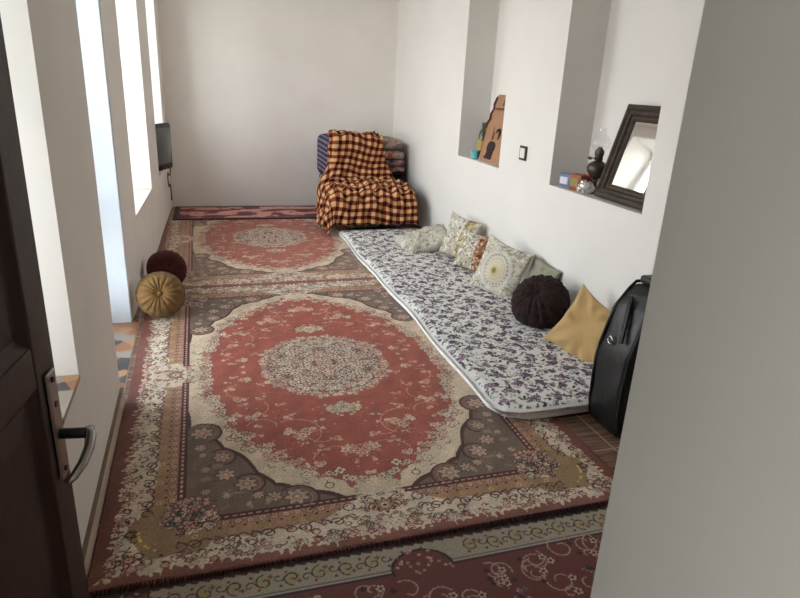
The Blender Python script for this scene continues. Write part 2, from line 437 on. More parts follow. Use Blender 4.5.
    for k in range(5): cv.scroll(HX-.30+.05*math.cos(k*1.3), HY-.29+.05*math.sin(k*1.3), .02, 1.2, k, 1, .006, DK)
    # gold specks in the corner lobe
    for k in range(10):
        t = rnd(0, 1.57); cv.blob(HX-.27+.13*math.cos(t), HY-.27+.13*math.sin(t), .006, (.85, .72, .42))
    # cartouches
    for (x, y) in [(HX-.23, .0), (0., HY-.21)]:
        for k in range(30):
            xx = x+rnd(-.10, .08) if x > .1 else abs(rnd(0, .15)); yy = abs(rnd(0, .12)) if x > .1 else y+rnd(-.09, .09)
            t = R.rand()
            if t < .5: cv.arc(xx, yy, rnd(.012, .028), rnd(0, 6), rnd(0, 6)+2, .0055, [MAR, (.40, .32, .27)][R.randint(2)])
            else: cv.flower(xx, yy, rnd(.007, .012), [C1, PINK][R.randint(2)], MAR, MAR, 5)
        cv.flower(x if x > .1 else 0, y if x < .1 else 0, .032, TAN, C1, MAR, 8)
    # spandrel rosettes
    for (x, y, r) in [(.69, .64, .042), (.61, .85, .03), (.52, 1.06, .036), (.33, 1.185, .040), (.70, .76, .022), (.60, .98, .032), (.42, 1.165, .026), (.68, .93, .018), (.60, 1.12, .016), (.48, 1.14, .02), (.68, 1.08, .016), (.69, .82, .014), (.44, 1.18, .014), (.52, 1.19, .012), (.70, .66, .014)]:
        cv.flower(x, y, r, (.66, .58, .50), GREY, (.33, .25, .23), 7); cv.blob(x, y, r*.42, (.68, .48, .42)); cv.blob(x, y, r*.2, (.75, .68, .6))
    for (x, y, r, a0, a1) in [(.61, .85, .060, 1.8, 5.4), (.51, 1.06, .065, 1.8, 5.4), (.33, 1.20, .085, 2.0, 5.4), (.69, .64, .085, 1.9, 5.0)]:
        cv.arc(x, y, r, a0, a1, .010, MAR); cv.arc(x, y, r*.72, a0+.2, a1-.2, .006, (.62, .40, .35))
    for k in range(26):
        x = rnd(.3, .73); y = rnd(.55, 1.22)
        if (x/.86)**2+(y/1.28)**2 > 1.08: cv.blob(x, y, rnd(.004, .008), [(.60, .52, .45), (.33, .25, .22)][R.randint(2)], 4, .3)
    # floral fringe round the red field edge
    for k in range(72):
        t = math.pi/2*(k+.5)/72
        c_, s_ = max(math.cos(t), 1e-3), max(math.sin(t), 1e-3)
        rad = (1/((c_/.69)**2+(s_/1.16)**2))**.5*(1+rnd(-.08, .0))
        x, y = rad*c_, rad*s_
        cv.flower(x, y, rnd(.010, .021), [C1, C2, PINK, C1, (.70, .48, .42)][R.randint(5)], [C1, TAN][R.randint(2)], [MAR, (.45, .32, .28)][R.randint(2)], R.randint(4, 8), rnd(0, 6))
        if R.rand() < .5:
            x2, y2 = x*(1+rnd(.03, .09)), y*(1+rnd(.03, .08)); cv.arc(x2, y2, rnd(.01, .02), rnd(0, 6), rnd(0, 6)+2.5, .005, [MAR, OLV][R.randint(2)])
    # field tendrils and sprigs
    LT = (.76, .55, .47)
    for (x, y, r, a0, a1) in [(.27, .72, .12, 2.2, 5.2), (.33, .83, .08, -1, 1.8), (.12, .98, .11, 3.5, 6.0), (.45, .45, .08, 1, 3.8), (.5, .25, .07, -1.5, 1.4), (.15, .75, .07, 0, 2.6), (.42, .64, .07, 3, 6)]:
        cv.arc(x, y, r, a0, a1, .0048, LT)
    for (x, y, r) in [(.0, .93, .03), (.05, .90, .026), (.22, .72, .026), (.26, .75, .024), (.29, .70, .02), (.42, .52, .022), (.46, .55, .016), (.50, .35, .020), (.47, .12, .022), (.52, .08, .014), (.40, .80, .022), (.36, .87, .016), (.17, .87, .014),
                      (.30, .58, .016), (.14, .62, .012), (.55, .22, .016), (.40, .35, .014), (.53, .50, .014), (.10, .80, .012), (.20, .98, .016), (.30, .95, .014), (.45, .70, .012), (.38, .20, .012)]:
        r = r*1.25
        for k in range(5):
            xx = abs(x+rnd(-.024, .024)); yy = abs(y+rnd(-.018, .018))
            cv.flower(xx, yy, r*rnd(.4, .75), [C2, (.80, .66, .58), LT][R.randint(3)], LT, [(.45, .22, .2), (.40, .26, .2)][R.randint(2)], 5, rnd(0, 6), out=R.rand() < .6)
    for k in range(60):
        x, y = rnd(0, .62), rnd(0, 1.05)
        if (x/.6)**2.2+(y/1.03)**2.2 < 1 and (x/.38)**2+(y/.45)**2 > 1.2 and k % 2:
            for j in range(4): cv.blob(abs(x+rnd(-.02, .02)), abs(y+rnd(-.014, .014)), rnd(.005, .010), [C2, LT, (.66, .46, .40)][R.randint(3)], 4, .4, rnd(0, 6))
    for k in range(90):
        x, y = rnd(0, .62), rnd(.1, 1.05)
        if (x/.62)**2.2+(y/1.06)**2.2 < 1 and (x/.37)**2+(y/.46)**2 > 1.2:
            cv.blob(x, y, rnd(.003, .006), [LT, (.42, .18, .17), LT][R.randint(3)], 3, .4)
    # pendants
    for k in range(46):
        x = abs(R.normal(0, .05)); y = .545+R.normal(0, .028)
        cv.flower(x, y, rnd(.007, .013), [C1, C2, (.70, .62, .48)][R.randint(3)], C2, [OLV, MAR, (.4, .3, .25)][R.randint(3)], 5, rnd(0, 6))
    # medallion
    em = (X/.335)**2.1+(Y/.37)**2.1; am = np.arctan2(Y/.37, X/.335)
    nzz = smooth_noise(X, Y, 120, 19); cv.mask(em < 1.10+.10*nzz+.10*np.cos(am*14), (.62, .44, .38)); cv.mask(em < .90+.05*np.cos(am*24), (.40, .26, .24))
    for k in range(90):
        t = rnd(0, 1.5708); r = 1+R.normal(.01, .05); cv.flower(.345*r*math.cos(t), .38*r*math.sin(t), rnd(.008, .017), [C1, C2, (.66, .50, .44)][R.randint(3)], C2, [MAR, (.5, .3, .27), RED][R.randint(3)], 5, rnd(0, 6))
    for k in range(430):
        r = math.sqrt(R.rand())*.96; t = rnd(0, 1.5708); x = .325*r*math.cos(t); y = .36*r*math.sin(t)
        cv.flower(x, y, rnd(.008, .021), [C1, (.78, .74, .67), C1, PINK, (.55, .42, .37), C2][R.randint(6)], [C1, PINK, MAR][R.randint(3)], [DK, MAR, DK, (.36, .22, .2)][R.randint(4)], R.randint(3, 7), rnd(0, 6))
    for rr_, n_ in ((.30, 5), (.62, 9)):
        for k in range(n_):
            t = 1.5708*(k+.5)/n_; cv.flower(.335*rr_*math.cos(t), .4*rr_*math.sin(t), .019, C1, (.66, .40, .36), DK, 8)
    return cv
q = main_pattern()
class Full: pass
full = Full()
full.xs = np.concatenate([-q.xs[:0:-1], q.xs]); full.ys = np.concatenate([-q.ys[:0:-1], q.ys])
im = np.concatenate([q.img[:, :0:-1], q.img], 1); full.img = np.concatenate([im[:0:-1], im], 0)
full.img = full.img * (1+.09*np.random.RandomState(1).randn(*full.img.shape[:2], 1)+.05*smooth_noise(*np.meshgrid(full.xs, full.ys), 45, 8)[..., None]).clip(.7, 1.3)
full.X, full.Y = np.meshgrid(full.xs, full.ys)
CX, CY = .63, 3.27
def warp(amp, seed):
    def f(X, Y):
        return X+smooth_noise(X, Y, 2.2, seed, amp), Y+smooth_noise(X, Y, 2.5, seed+1, amp)
    return f
def zmain(X, Y):
    z = .011+.0025*np.maximum(0, smooth_noise(X, Y, 5, 11))
    near = np.clip((-Y-HY+.16)/.10, 0, 1); z = z+near*.013
    e = np.clip((-Y-HY+.05)/.05, 0, 1); z += e*(.004+.003*np.sin(X*9)) - .006*e*e
    return z
o = colour_grid('patterned_carpet', full, M_carpet, zmain, thick=.009, xy=warp(.006, 21)); o.location = (CX, CY, .001); o.rotation_euler.z = -.004
full.img = full.img*.84+np.array((.84, .70, .62))*.16     # far carpet colours lifted to paint in brighter light on the far floor
tag(o, 'red medallion carpet across the middle of the floor, nearest one shown whole', 'carpet')
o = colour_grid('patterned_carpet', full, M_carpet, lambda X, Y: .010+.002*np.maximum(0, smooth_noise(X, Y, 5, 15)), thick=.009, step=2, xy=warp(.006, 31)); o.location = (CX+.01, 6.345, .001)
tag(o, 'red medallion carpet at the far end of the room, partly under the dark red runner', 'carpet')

mc = [o_ for o_ in bpy.data.objects if o_.name == 'patterned_carpet'][0]
bm = bmesh.new(); rf = random.Random(4)
for k in range(420):
    x = -HX+.01+k*(2*HX-.02)/419+rf.uniform(-.002, .002); L_ = rf.uniform(.012, .026); dx_ = rf.uniform(-.006, .006); w_ = .0017
    y0 = -HY+.004; a_ = [bm.verts.new(c_) for c_ in ((x-w_, y0, .019), (x+w_, y0, .019), (x+w_+dx_, y0-L_, .011), (x-w_+dx_, y0-L_, .011), (x-w_, y0, .022), (x+w_, y0, .022), (x+w_+dx_, y0-L_, .0135), (x-w_+dx_, y0-L_, .0135))]
    for f_ in ((0, 1, 2, 3), (7, 6, 5, 4), (0, 4, 5, 1), (1, 5, 6, 2), (2, 6, 7, 3), (3, 7, 4, 0)): bm.faces.new([a_[i_] for i_ in f_])
link('fringe', bm, mat('fringe_yarn', (.20, .13, .125), .95), mc)

# third carpet under the near edge of the main one
def near_pattern():
    cv = Canvas(-1.05, 1.05, -.69, .69, .0036, (.33, .17, .16)); X, Y = cv.X, cv.Y; R = np.random.RandomState(8)
    RD = (.40, .20, .19); BC = (.60, .57, .50); d = np.minimum(1.05-np.abs(X), .69-np.abs(Y))
    arch = np.hypot(X-.02, (np.abs(Y)-.52)*1.25) < .115
    cv.mask((d > .03), BC); cv.mask(d < .048+.01*np.abs(np.sin((X+Y)*80)), (.25, .16, .15))
    dd = .165
    cv.mask(d > dd-.012, (.42, .38, .36)); cv.mask(d > dd-.006, (.62, .60, .56)); cv.mask(d > dd+.004, (.24, .14, .14)); cv.mask(d > dd+.012, RD)
    cv.mask(arch & (d < dd+.02), DK); cv.mask(np.hypot(X-.02, (np.abs(Y)-.52)*1.25) < .103, RD)
    # border vine
    for sgn in (1, -1):
        y0 = sgn*(.69-.105)
        for k in range(22):
            x0 = -.98+k*.093
            if abs(x0-.02) < .13: continue
            g = 1 if k % 2 else -1
            cv.blob(x0, y0, .026, (.60, .55, .42), 5, .15, k)
            cv.scroll(x0, y0, .034, 1.1, 1.6*g, g, .0055, (.27, .17, .15)); cv.scroll(x0+.045, y0+g*.01, .022, .9, 0, -g, .005, (.27, .17, .15))
            cv.blob(x0+.02, y0+.02*g, .008, (.46, .28, .24), 4, .3); cv.blob(x0+.05, y0-.028*g, .006, (.3, .2, .17)); cv.blob(x0-.02, y0-.03*g, .006, (.46, .28, .24))
        for sx in (-1, 1):
            cv.flower(sx*.93+.02, y0, .045, (.42, .26, .22), BC, (.22, .13, .13), 6); cv.blob(sx*.93+.02, y0, .02, (.62, .52, .42))
    for k in range(40):
        x = rng.uniform(-.1, .14); y = rng.uniform(.50, .62); cv.blob(x, y, .006, [(.62, .5, .42), (.3, .2, .18), PINK][k % 3], 4, .3)
    # field scrolls
    LT = (.66, .53, .47)
    for k in range(300):
        x, y = R.uniform(-.92, .92), R.uniform(-.50, .50); r = R.uniform(.025, .065)
        cv.scroll(x, y, r, R.uniform(.6, 1.2), R.uniform(0, 6), 1 if R.rand() < .5 else -1, .0055, LT, .3)
        if R.rand() < .6: cv.flower(x+r*.8, y, .014, (.72, .62, .53), RD, DK, 5, k)
        if R.rand() < .4: cv.blob(x-r, y+.01, .010, DK, 4, .3)
    for x in (-.55, 0.02, .30, .60):
        for k in range(10): cv.blob(x+R.normal(0, .014), .33+R.normal(0, .045), .009, [DK, (.66, .58, .5), (.4, .36, .34)][k % 3], 4, .3)
    cv.img *= (1+.05*R.randn(*cv.img.shape[:2], 1)).clip(.8, 1.2)
    return cv
o = colour_grid('scrollwork_rug', near_pattern(), M_carpet, lambda X, Y: .009+.0*X, thick=.008, xy=warp(.004, 41)); o.location = (.64, 1.075, .001)
tag(o, 'dark red rug with pale scrollwork, at the bottom of the photo under the main carpet', 'rug')

# runner by the back wall
def runner_pattern():
    cv = Canvas(-.95, .95, -.37, .37, .006, (.13, .07, .08)); X, Y = cv.X, cv.Y; R = np.random.RandomState(4)
    d = np.minimum(.95-np.abs(X), .37-np.abs(Y))
    cv.mask(d > .05, (.45, .14, .17)); cv.mask(d > .07, (.80, .58, .53))
    n = smooth_noise(X*1.0, Y*1.9, 14, 78); cv.mask((d > .07) & (n > .05), (.42, .12, .17)); cv.mask((d > .07) & (n > .85), (.30, .10, .16))
    for k in range(60): cv.blob(R.uniform(-.85, .85), R.uniform(-.28, .28), R.uniform(.012, .03), [(.78, .60, .55), (.50, .15, .18)][R.randint(2)], 5, .3)
    return cv
o = colour_grid('runner_rug', runner_pattern(), M_carpet, lambda X, Y: .022+.004*np.maximum(0, smooth_noise(X, Y, 9, 3)), thick=.01); o.location = (.62, 7.55, .001)
o.rotation_euler.z = -.02
tag(o, 'dark maroon and pink runner laid along the back wall', 'rug')

# ------------------------------------------------------------------ floor mattress with floral quilt
MX0, MX1, MY0, MY1 = 1.36, 2.40, 2.42, 6.34
def floral(cv, R, sc=.20, cols=None, dens=1.0, small=1700):
    x0, x1, y0, y1 = cv.xs[0], cv.xs[-1], cv.ys[0], cv.ys[-1]
    PUR = (.42, .32, .39); PU2 = (.60, .50, .57); LEAF = (.42, .43, .40); BLK = (.27, .25, .29)
    k = 0; y = y0
    area = (x1-x0)*(y1-y0)
    for i in range(int(small*area/4*dens)):
        x, yy = R.uniform(x0, x1), R.uniform(y0, y1)
        t = R.rand(); c = [LEAF, (.48, .48, .45), (.60, .56, .58), BLK][R.randint(4)]
        if t < .5: cv.blob(x, yy, R.uniform(.006, .012), c, 2, .4, R.uniform(0, 6))
        else: cv.arc(x, yy, R.uniform(.01, .022), R.uniform(0, 6), R.uniform(0, 6)+1.5, .005, c)
    row = 0
    while y < y1:
        x = x0+(sc*.5 if row % 2 else 0)
        while x < x1+sc/2:
            cx, cy = x+R.normal(0, .01), y+R.normal(0, .01)
            for j in range(8):
                a = R.uniform(0, 6.28); r = R.uniform(.02, .08)
                cv.blob(cx+r*math.cos(a)*1.1, cy+r*math.sin(a)*.8, R.uniform(.007, .012), [LEAF, BLK, (.42, .42, .40)][R.randint(3)], 2, .35, R.uniform(0, 6))
            for j in range(7):
                a = R.uniform(0, 6.28); r = R.uniform(0, .034)
                cv.flower(cx+r*math.cos(a), cy+r*math.sin(a), R.uniform(.008, .0145), [PUR, PU2, PUR, (.66, .56, .64)][R.randint(4)], PUR, BLK, 5, a)
            x += sc
        y += sc*.62; row += 1
cv = Canvas(MX0, MX1, MY0, MY1, .0055, (.84, .83, .81)); R = np.random.RandomState(12)
floral(cv, R, sc=.15, small=3900)
cv.img *= (1+.03*R.randn(*cv.img.shape[:2], 1)).clip(.85, 1.15)
ed_ = np.minimum(np.minimum(cv.X-MX0, MX1-cv.X), np.minimum(cv.Y-MY0, MY1-cv.Y)) < .022; cv.img[ed_] = (.86, .85, .84)
def edgew(Y): return .009*np.sin(Y*2.6+.6)+.007*np.sin(Y*6.1)
def zmat(X, Y):
    dx = np.minimum(X-MX0, (MX1-X)*2); dy = np.minimum(Y-MY0, MY1-Y); d = np.clip(np.minimum(dx, dy)/.07, 0, 1)
    puff = .068*np.sqrt(1-(1-d)**2)
    qu = .006*np.abs(np.sin(Y*math.pi/.42))**.5*d + .004*smooth_noise(X, Y, 9, 5)*d
    return np.maximum(.006, puff+qu-.012*d)
def xymat(X, Y):
    t = (MX1-X)/(MX1-MX0)
    cr = np.clip(1-(X-MX0)/.16, 0, 1)*np.clip(1-(Y-MY0)/.16, 0, 1)
    return X-edgew(Y)*t+.05*cr, Y+.05*cr+.02*np.sin(X*3)*np.clip(1-(Y-MY0)/1.2, 0, 1)
mt = thing('floor_mattress', 'long floor mattress in white cotton with purple flowers, laid along the right wall', 'mattress', (0, 0, .017))
colour_grid('cover', cv, M_cloth, zmat, mt, thick=.004, xy=xymat)
# ruffled lace edging down the open side and round the near end
def ruffle(path, name, parent, w_=.030):
    N = len(path); co = []; P = np.array(path)
    T = np.gradient(P, axis=0); T /= np.linalg.norm(T, axis=1)[:, None]; Nn = np.stack([T[:, 1], -T[:, 0]], 1)
    s_ = np.concatenate([[0], np.cumsum(np.linalg.norm(np.diff(P, axis=0), axis=1))])
    K = 7
    for k in range(K):
        t = k/(K-1)
        off = -.030+(w_+.020)*t; wig = .010*t*np.abs(np.sin(s_*80))+.005*t*np.sin(s_*31+1)
        z = .050*(1-t)+.010+.009*np.sin(s_*80*2)*t+.006*np.sin(s_*47)*t
        z = np.maximum(z, .004)
        xy = P-Nn*(off+wig)[:, None] if False else P+Nn*(off+wig)[:, None]
        co.append(np.concatenate([xy, z[:, None]], 1))
    co = np.array(co); idx = np.arange(K*N).reshape(K, N)
    qd = np.stack([idx[:-1, :-1], idx[:-1, 1:], idx[1:, 1:], idx[1:, :-1]], -1).reshape(-1, 4)
    return raw_mesh(name, co.reshape(-1, 3), qd, M_lace, None, parent)
pth = []
for yy in np.arange(MY1, MY0+.09, -.004): pth.append((MX0-float(edgew(yy)), yy))
cxx, cyy = pth[-1]
for t in np.linspace(0, 1, 24)[1:]:
    a = math.pi+t*math.pi/2; pth.append((cxx+.09+.09*math.cos(a), cyy+.09*math.sin(a)))
cyy = pth[-1][1]; x_ = pth[-1][0]
for xx in np.arange(x_+.004, MX1, .004): pth.append((xx, cyy+.012*math.sin(xx*3)))
pth = pth[::-1]
ruffle(pth, 'lace_edging', mt)

# ------------------------------------------------------------------ cushions
def pillow(name, w_, h_, t_, m, paint=None, n=70, seed=0, parent=None, wr=.012, p=2.2, pinch=.10):
    u = np.linspace(-1, 1, n); U, V = np.meshgrid(u, u)
    prof = ((1-np.abs(U)**p).clip(0)*(1-np.abs(V)**p).clip(0))**.42
    x = w_/2*U*(1-pinch*(1-V**2)); y = h_/2*V*(1-pinch*(1-U**2))
    edge = np.minimum(1-np.abs(U), 1-np.abs(V)); ang = np.arctan2(V, U)
    r = np.random.RandomState(seed)
    wrk = wr*smooth_noise(U, V, 5, seed)*np.minimum(1, edge*4)+wr*.6*np.sin(ang*r.randint(9, 14)+r.uniform(0, 6))*np.exp(-((edge-.15)/.2)**2)
    top = t_/2*prof+wrk*prof; bot = -t_/2*prof+.5*wrk*prof
    co = np.concatenate([np.stack([x, y, top], -1).reshape(-1, 3), np.stack([x, y, bot], -1).reshape(-1, 3)])
    idx = np.arange(n*n).reshape(n, n)
    q1 = np.stack([idx[:-1, :-1], idx[:-1, 1:], idx[1:, 1:], idx[1:, :-1]], -1).reshape(-1, 4); q2 = q1[:, ::-1]+n*n
    C = None
    if paint is not None:
        c = Canvas(-w_/2, w_/2, -h_/2, h_/2, w_/(n-1), (0, 0, 0)); c.xs = u*w_/2; c.ys = u*h_/2; c.X, c.Y = np.meshgrid(c.xs, c.ys); c.img = np.zeros((n, n, 3)); c.nx = c.ny = n
        paint(c, np.random.RandomState(seed)); C = np.concatenate([c.img.reshape(-1, 3)]*2)
    o = raw_mesh(name, co, np.concatenate([q1, q2]), m, C, parent)
    md = o.modifiers.new('weld', 'WELD'); md.merge_threshold = .0005
    return o
CRM = (.74, .725, .68)
def paint_leaf(c, R):
    c.img[:] = CRM
    for k in range(230):
        x, y = R.uniform(c.xs[0], c.xs[-1]), R.uniform(c.ys[0], c.ys[-1])
        col = [(.55, .52, .40), (.62, .58, .52), (.50, .46, .44), (.66, .62, .46), (.86, .84, .80)][R.randint(5)]
        if R.rand() < .6: c.arc(x, y, R.uniform(.012, .035), R.uniform(0, 6), R.uniform(0, 6)+2, .007, col)
        else: c.blob(x, y, R.uniform(.007, .016), col, 3, .35, R.uniform(0, 6))
def paint_band(c, R):
    paint_leaf(c, R); c.img[(c.X > .04) & (c.X < .15)] = (.60, .53, .42)
    for k in range(60): c.blob(R.uniform(.05, .15), R.uniform(c.ys[0], c.ys[-1]), .011, [(.75, .7, .55), (.45, .38, .28)][R.randint(2)], 4, .3)
def paint_orange(c, R):
    paint_leaf(c, R); mk = c.X > c.xs[-1]*.42; c.img[mk] = (.60, .45, .36)
    for k in range(70): c.blob(R.uniform(c.xs[-1]*.45, c.xs[-1]), R.uniform(c.ys[0], c.ys[-1]), .009, [(.82, .72, .60), (.40, .2, .14), (.56, .33, .22)][R.randint(3)], 4, .3)
CRM2 = (.74, .72, .66)
def paint_medal(c, R):
    paint_leaf(c, R); rr = np.hypot(c.X, c.Y*.9+.01); a = np.arctan2(c.Y, c.X)
    for r0, col in ((.165, (.62, .59, .56)), (.160, CRM), (.128, (.62, .57, .54)), (.122, CRM), (.098, (.64, .59, .50)), (.094, (.76, .72, .62)), (.07, (.70, .65, .54)), (.066, (.76, .72, .62)), (.045, (.72, .68, .52)), (.022, (.48, .45, .32))):
        c.img[rr < r0*(1+.03*np.cos(a*18))] = col
    for k in range(24):
        t = k*math.pi/12; c.blob(.117*math.cos(t), .117*math.sin(t)/.9, .008, (.55, .50, .46), 4, .3)
M_tan = mat('tan_cotton', (.70, .575, .385), .9, noise=.06, nscale=10, bump=.5, bscale=22, sheen=.2)
M_greycloth = mat('grey_green_cotton', (.55, .54, .47), .95, noise=.15, nscale=18, bump=.3)

ZM = .075
GC = 'cushions along the mattress'
def place(o, normal, up, loc, roll=0): o.matrix_world = frame(normal, up, loc, roll)
o = pillow('cushion', .56, .42, .16, M_cloth, paint_leaf, seed=1, wr=.022); place(o, (-.25, -.22, 1), (0.1, 1, 0), (2.05, 5.50, ZM+.07), .12)
tag(o, 'cream leaf patterned cushion lying flat on the mattress near the plaid covered bedding', 'cushion', GC)
o = pillow('cushion', .40, .40, .12, M_cloth, paint_band, seed=2, wr=.012); place(o, (-.88, -.38, .28), (.1, 0, 1), (2.235, 5.10, ZM+.19), -.05)
tag(o, 'cream cushion with an olive band standing against the wall, farthest upright one', 'cushion', GC)
o = pillow('cushion', .30, .34, .11, M_cloth, paint_orange, seed=3, n=60); place(o, (-.82, -.50, .28), (.1, 0, 1), (2.20, 4.74, ZM+.16), -.04)
tag(o, 'small cream cushion with a rust orange patterned edge leaning on the olive banded one', 'cushion', GC)
o = pillow('cushion', .44, .44, .13, M_cloth, paint_medal, seed=4, n=90); place(o, (-.88, -.44, .30), (.1, 0, 1), (2.17, 4.14, ZM+.175), -.12)
tag(o, 'cream cushion with a round medallion print, leaning on the wall behind the brown pouf', 'cushion', GC)
o = pillow('cushion', .34, .34, .08, M_greycloth, None, seed=5); place(o, (-1, -.1, .16), (.1, 0, 1), (2.355, 3.84, ZM+.155), -.1)
tag(o, 'grey-green cushion mostly hidden between medallion cushion and wall', 'cushion', GC)
o = pillow('cushion', .45, .43, .10, M_tan, None, seed=6, n=80, wr=.022, pinch=.15); place(o, (-.86, -.34, .42), (.2, 0, 1), (2.19, 2.97, ZM+.14), -.22)
tag(o, 'plain mustard tan cushion leaning on the wall behind the black bag', 'cushion', GC)

# ------------------------------------------------------------------ round poufs
def pouf(name, label, r, sq, m, m2, npl, loc, axis, amp=.045, roll=0., messy=0.):
    t = thing(name, label, 'pouf', group=GP); t.matrix_world = frame(axis, (0, 0, 1), loc, roll)
    bm = bmesh.new(); nu, nv = 144, 40; rings = []
    for j in range(1, nv):
        th = math.pi*j/nv; ring = []
        for i in range(nu):
            a = 2*math.pi*i/nu
            s_ = math.sin(th); pl = amp*(abs(math.sin(a*npl/2+.6*math.sin(a*3)))**.6-.5)*(1-s_**4)*min(1, s_*2.2)
            rr = r*(s_**.85)*(1+pl*.6); dm = 1-.22*math.exp(-(s_/.22)**2)
            z = sq*r*math.cos(th)*dm*(1+pl*1.6)
            if messy:
                q_ = 1+messy*(math.sin(a*13+th*21)*math.sin(th*17-a*5)+.7*math.sin(a*29+3*math.sin(th*9))*math.sin(th*31+a*2)); rr *= q_; z *= q_
            ring.append(bm.verts.new((rr*math.cos(a), rr*math.sin(a), z)))
        rings.append(ring)
    for a_, b_ in zip(rings, rings[1:]):
        for k in range(nu): bm.faces.new((a_[k], a_[(k+1) % nu], b_[(k+1) % nu], b_[k]))
    bm.faces.new(rings[0]); bm.faces.new(rings[-1][::-1])
    link('cover', bm, m, t, True)
    bm = bmesh.new(); lathe(bm, [(.001, .0), (.013, .001), (.017, .006), (.012, .011), (.001, .013)], 16)
    b = link('button', bm, m2, t, True); b.location = (0, 0, sq*r*.775)
    bm = bmesh.new(); pts = [(r*1.003*math.cos(k*math.pi/36), r*1.003*math.sin(k*math.pi/36), 0) for k in range(73)]
    tube(bm, pts, .0045, 6, False); link('piping', bm, m2, t, True)
    return t
M_gold = mat('gold_velvet', (.48, .36, .19), .75, noise=.3, nscale=14, bump=.6, bscale=26, sheen=.15)
M_gold2 = mat('gold_trim', (.44, .32, .16), .8)
M_wine = mat('wine_velvet', (.27, .085, .085), .85, noise=.35, nscale=24, bump=.5, bscale=50, sheen=.05)
M_brown = mat('dark_brown_plush', (.175, .105, .10), .95, noise=.6, nscale=30, bump=1.0, bscale=60, sheen=.03)
GP = 'round gathered poufs'
pouf('pouf', 'mustard gold velvet pouf with gathered pleats, standing on edge by the left wall', .152, .74, M_gold, M_gold2, 17, (-.305, 4.22, .166), (.02, -.80, .35), amp=.075, messy=.02)
pouf('pouf', 'dark wine red round pouf behind the mustard gold one by the left wall', .145, .8, M_wine, M_wine, 20, (-.29, 4.84, .158), (.3, -.75, .55), messy=.02)
pouf('pouf', 'dark brown plush round pouf on the mattress between medallion and tan cushions', .195, .80, M_brown, M_brown, 24, (2.165, 3.50, ZM+.14), (-.55, -.35, .75), amp=.035, messy=.035)

# ------------------------------------------------------------------ bedding heap in the far corner
def floral_slab_mat(name, base, a, b, sc=14):
    m = bpy.data.materials.new(name); m.use_nodes = True
    n = m.node_tree.nodes; l = m.node_tree.links; p = n['Principled BSDF']; p.inputs['Roughness'].default_value = .95
    t = n.new('ShaderNodeTexCoord'); v = n.new('ShaderNodeTexNoise'); v.inputs['Scale'].default_value = sc; v.inputs['Detail'].default_value = 2; l.new(t.outputs['Object'], v.inputs['Vector'])
    cr = n.new('ShaderNodeValToRGB'); cr.color_ramp.interpolation = 'CONSTANT'; e = cr.color_ramp.elements; e[0].color = L4(a); e[1].position = .42; e[1].color = L4(base)
    k = e.new(.57); k.color = L4(b); k = e.new(.66); k.color = L4(base)
    l.new(v.outputs['Fac'], cr.inputs[0]); l.new(cr.outputs[0], p.inputs['Base Color'])
    return m
def folded(name, label, x0, x1, y0, y1, z0, z1, m, folds=2, seed=0, group=None):
    """a quilt folded into layers: rounded layers with a fold round the front edge"""
    r = np.random.RandomState(seed); t = thing(name, label, 'bedding', ((x0+x1)/2, (y0+y1)/2, z0), r.uniform(-.02, .02), group or (name.replace('_', ' ')+('s' if name.endswith('t') else 'es')+' in the corner heap'))
    hx, hy, hz = (x1-x0)/2, (y1-y0)/2, (z1-z0)/folds
    for k in range(folds):
        bm = rbox(-hx, hx, -hy, hy, k*hz+.003, (k+1)*hz-.003, hz*.46, 4)
        bmesh.ops.subdivide_edges(bm, edges=[e for e in bm.edges if e.calc_length() > .2], cuts=10, use_grid_fill=True)
        for v in bm.verts:
            v.co.x += .008*math.sin(v.co.y*9+k*2+seed); v.co.y += .010*math.sin(v.co.x*7+k+seed)
            v.co.z += .0025*math.sin(v.co.x*6+seed)*math.sin(v.co.y*7)
        link('layer', bm, m, t, True)
    return t
QM = [floral_slab_mat('quilt_a', (.55, .50, .44), (.34, .30, .30), (.66, .36, .34)), floral_slab_mat('quilt_b', (.52, .46, .41), (.28, .24, .25), (.60, .50, .46), 10),
      mat('quilt_black', (.12, .10, .11), .9, noise=.2), floral_slab_mat('quilt_c', (.50, .38, .36), (.24, .2, .22), (.66, .5, .46), 12), floral_slab_mat('quilt_d', (.60, .55, .50), (.40, .36, .33), (.68, .26, .28), 8)]
BX0, BX1, BY0, BY1 = 1.40, 2.33, 7.12, 7.78
zz = .02
labs = [('dark patterned quilt folded at the bottom of the bedding stack in the corner', 1, .14), ('pinkish brown floral quilt folded low in the corner bedding stack', 3, .15), ('beige floral quilt folded in the middle of the corner bedding stack', 1, .16), ('black blanket folded between floral quilts in the corner stack', 2, .09), ('pinkish floral quilt folded just under the top of the corner bedding stack', 3, .15), ('red flowered beige quilt folded on top of the corner bedding stack', 4, .22)]
for i, (lb, mi, th) in enumerate(labs):
    folded('folded_quilt', lb, BX0, BX1-.01*(i % 2), BY0, BY1, zz, zz+th, QM[mi], 2, i); zz += th
TOPZ = zz
FM = [floral_slab_mat('bundle_green', (.42, .50, .38), (.25, .32, .24), (.70, .66, .60), 16), floral_slab_mat('bundle_purple', (.36, .28, .38), (.16, .13, .20), (.66, .6, .68), 16)]
folded('folded_mattress', 'green flowered mattress folded at the foot of the plaid covered heap', 1.47, 1.88, 6.47, 7.04, .035, .37, FM[0], 2, 11)
folded('folded_mattress', 'purple and navy flowered mattress folded beside the green one under the plaid blanket', 1.90, 2.20, 6.45, 7.04, .035, .37, FM[1], 2, 12)

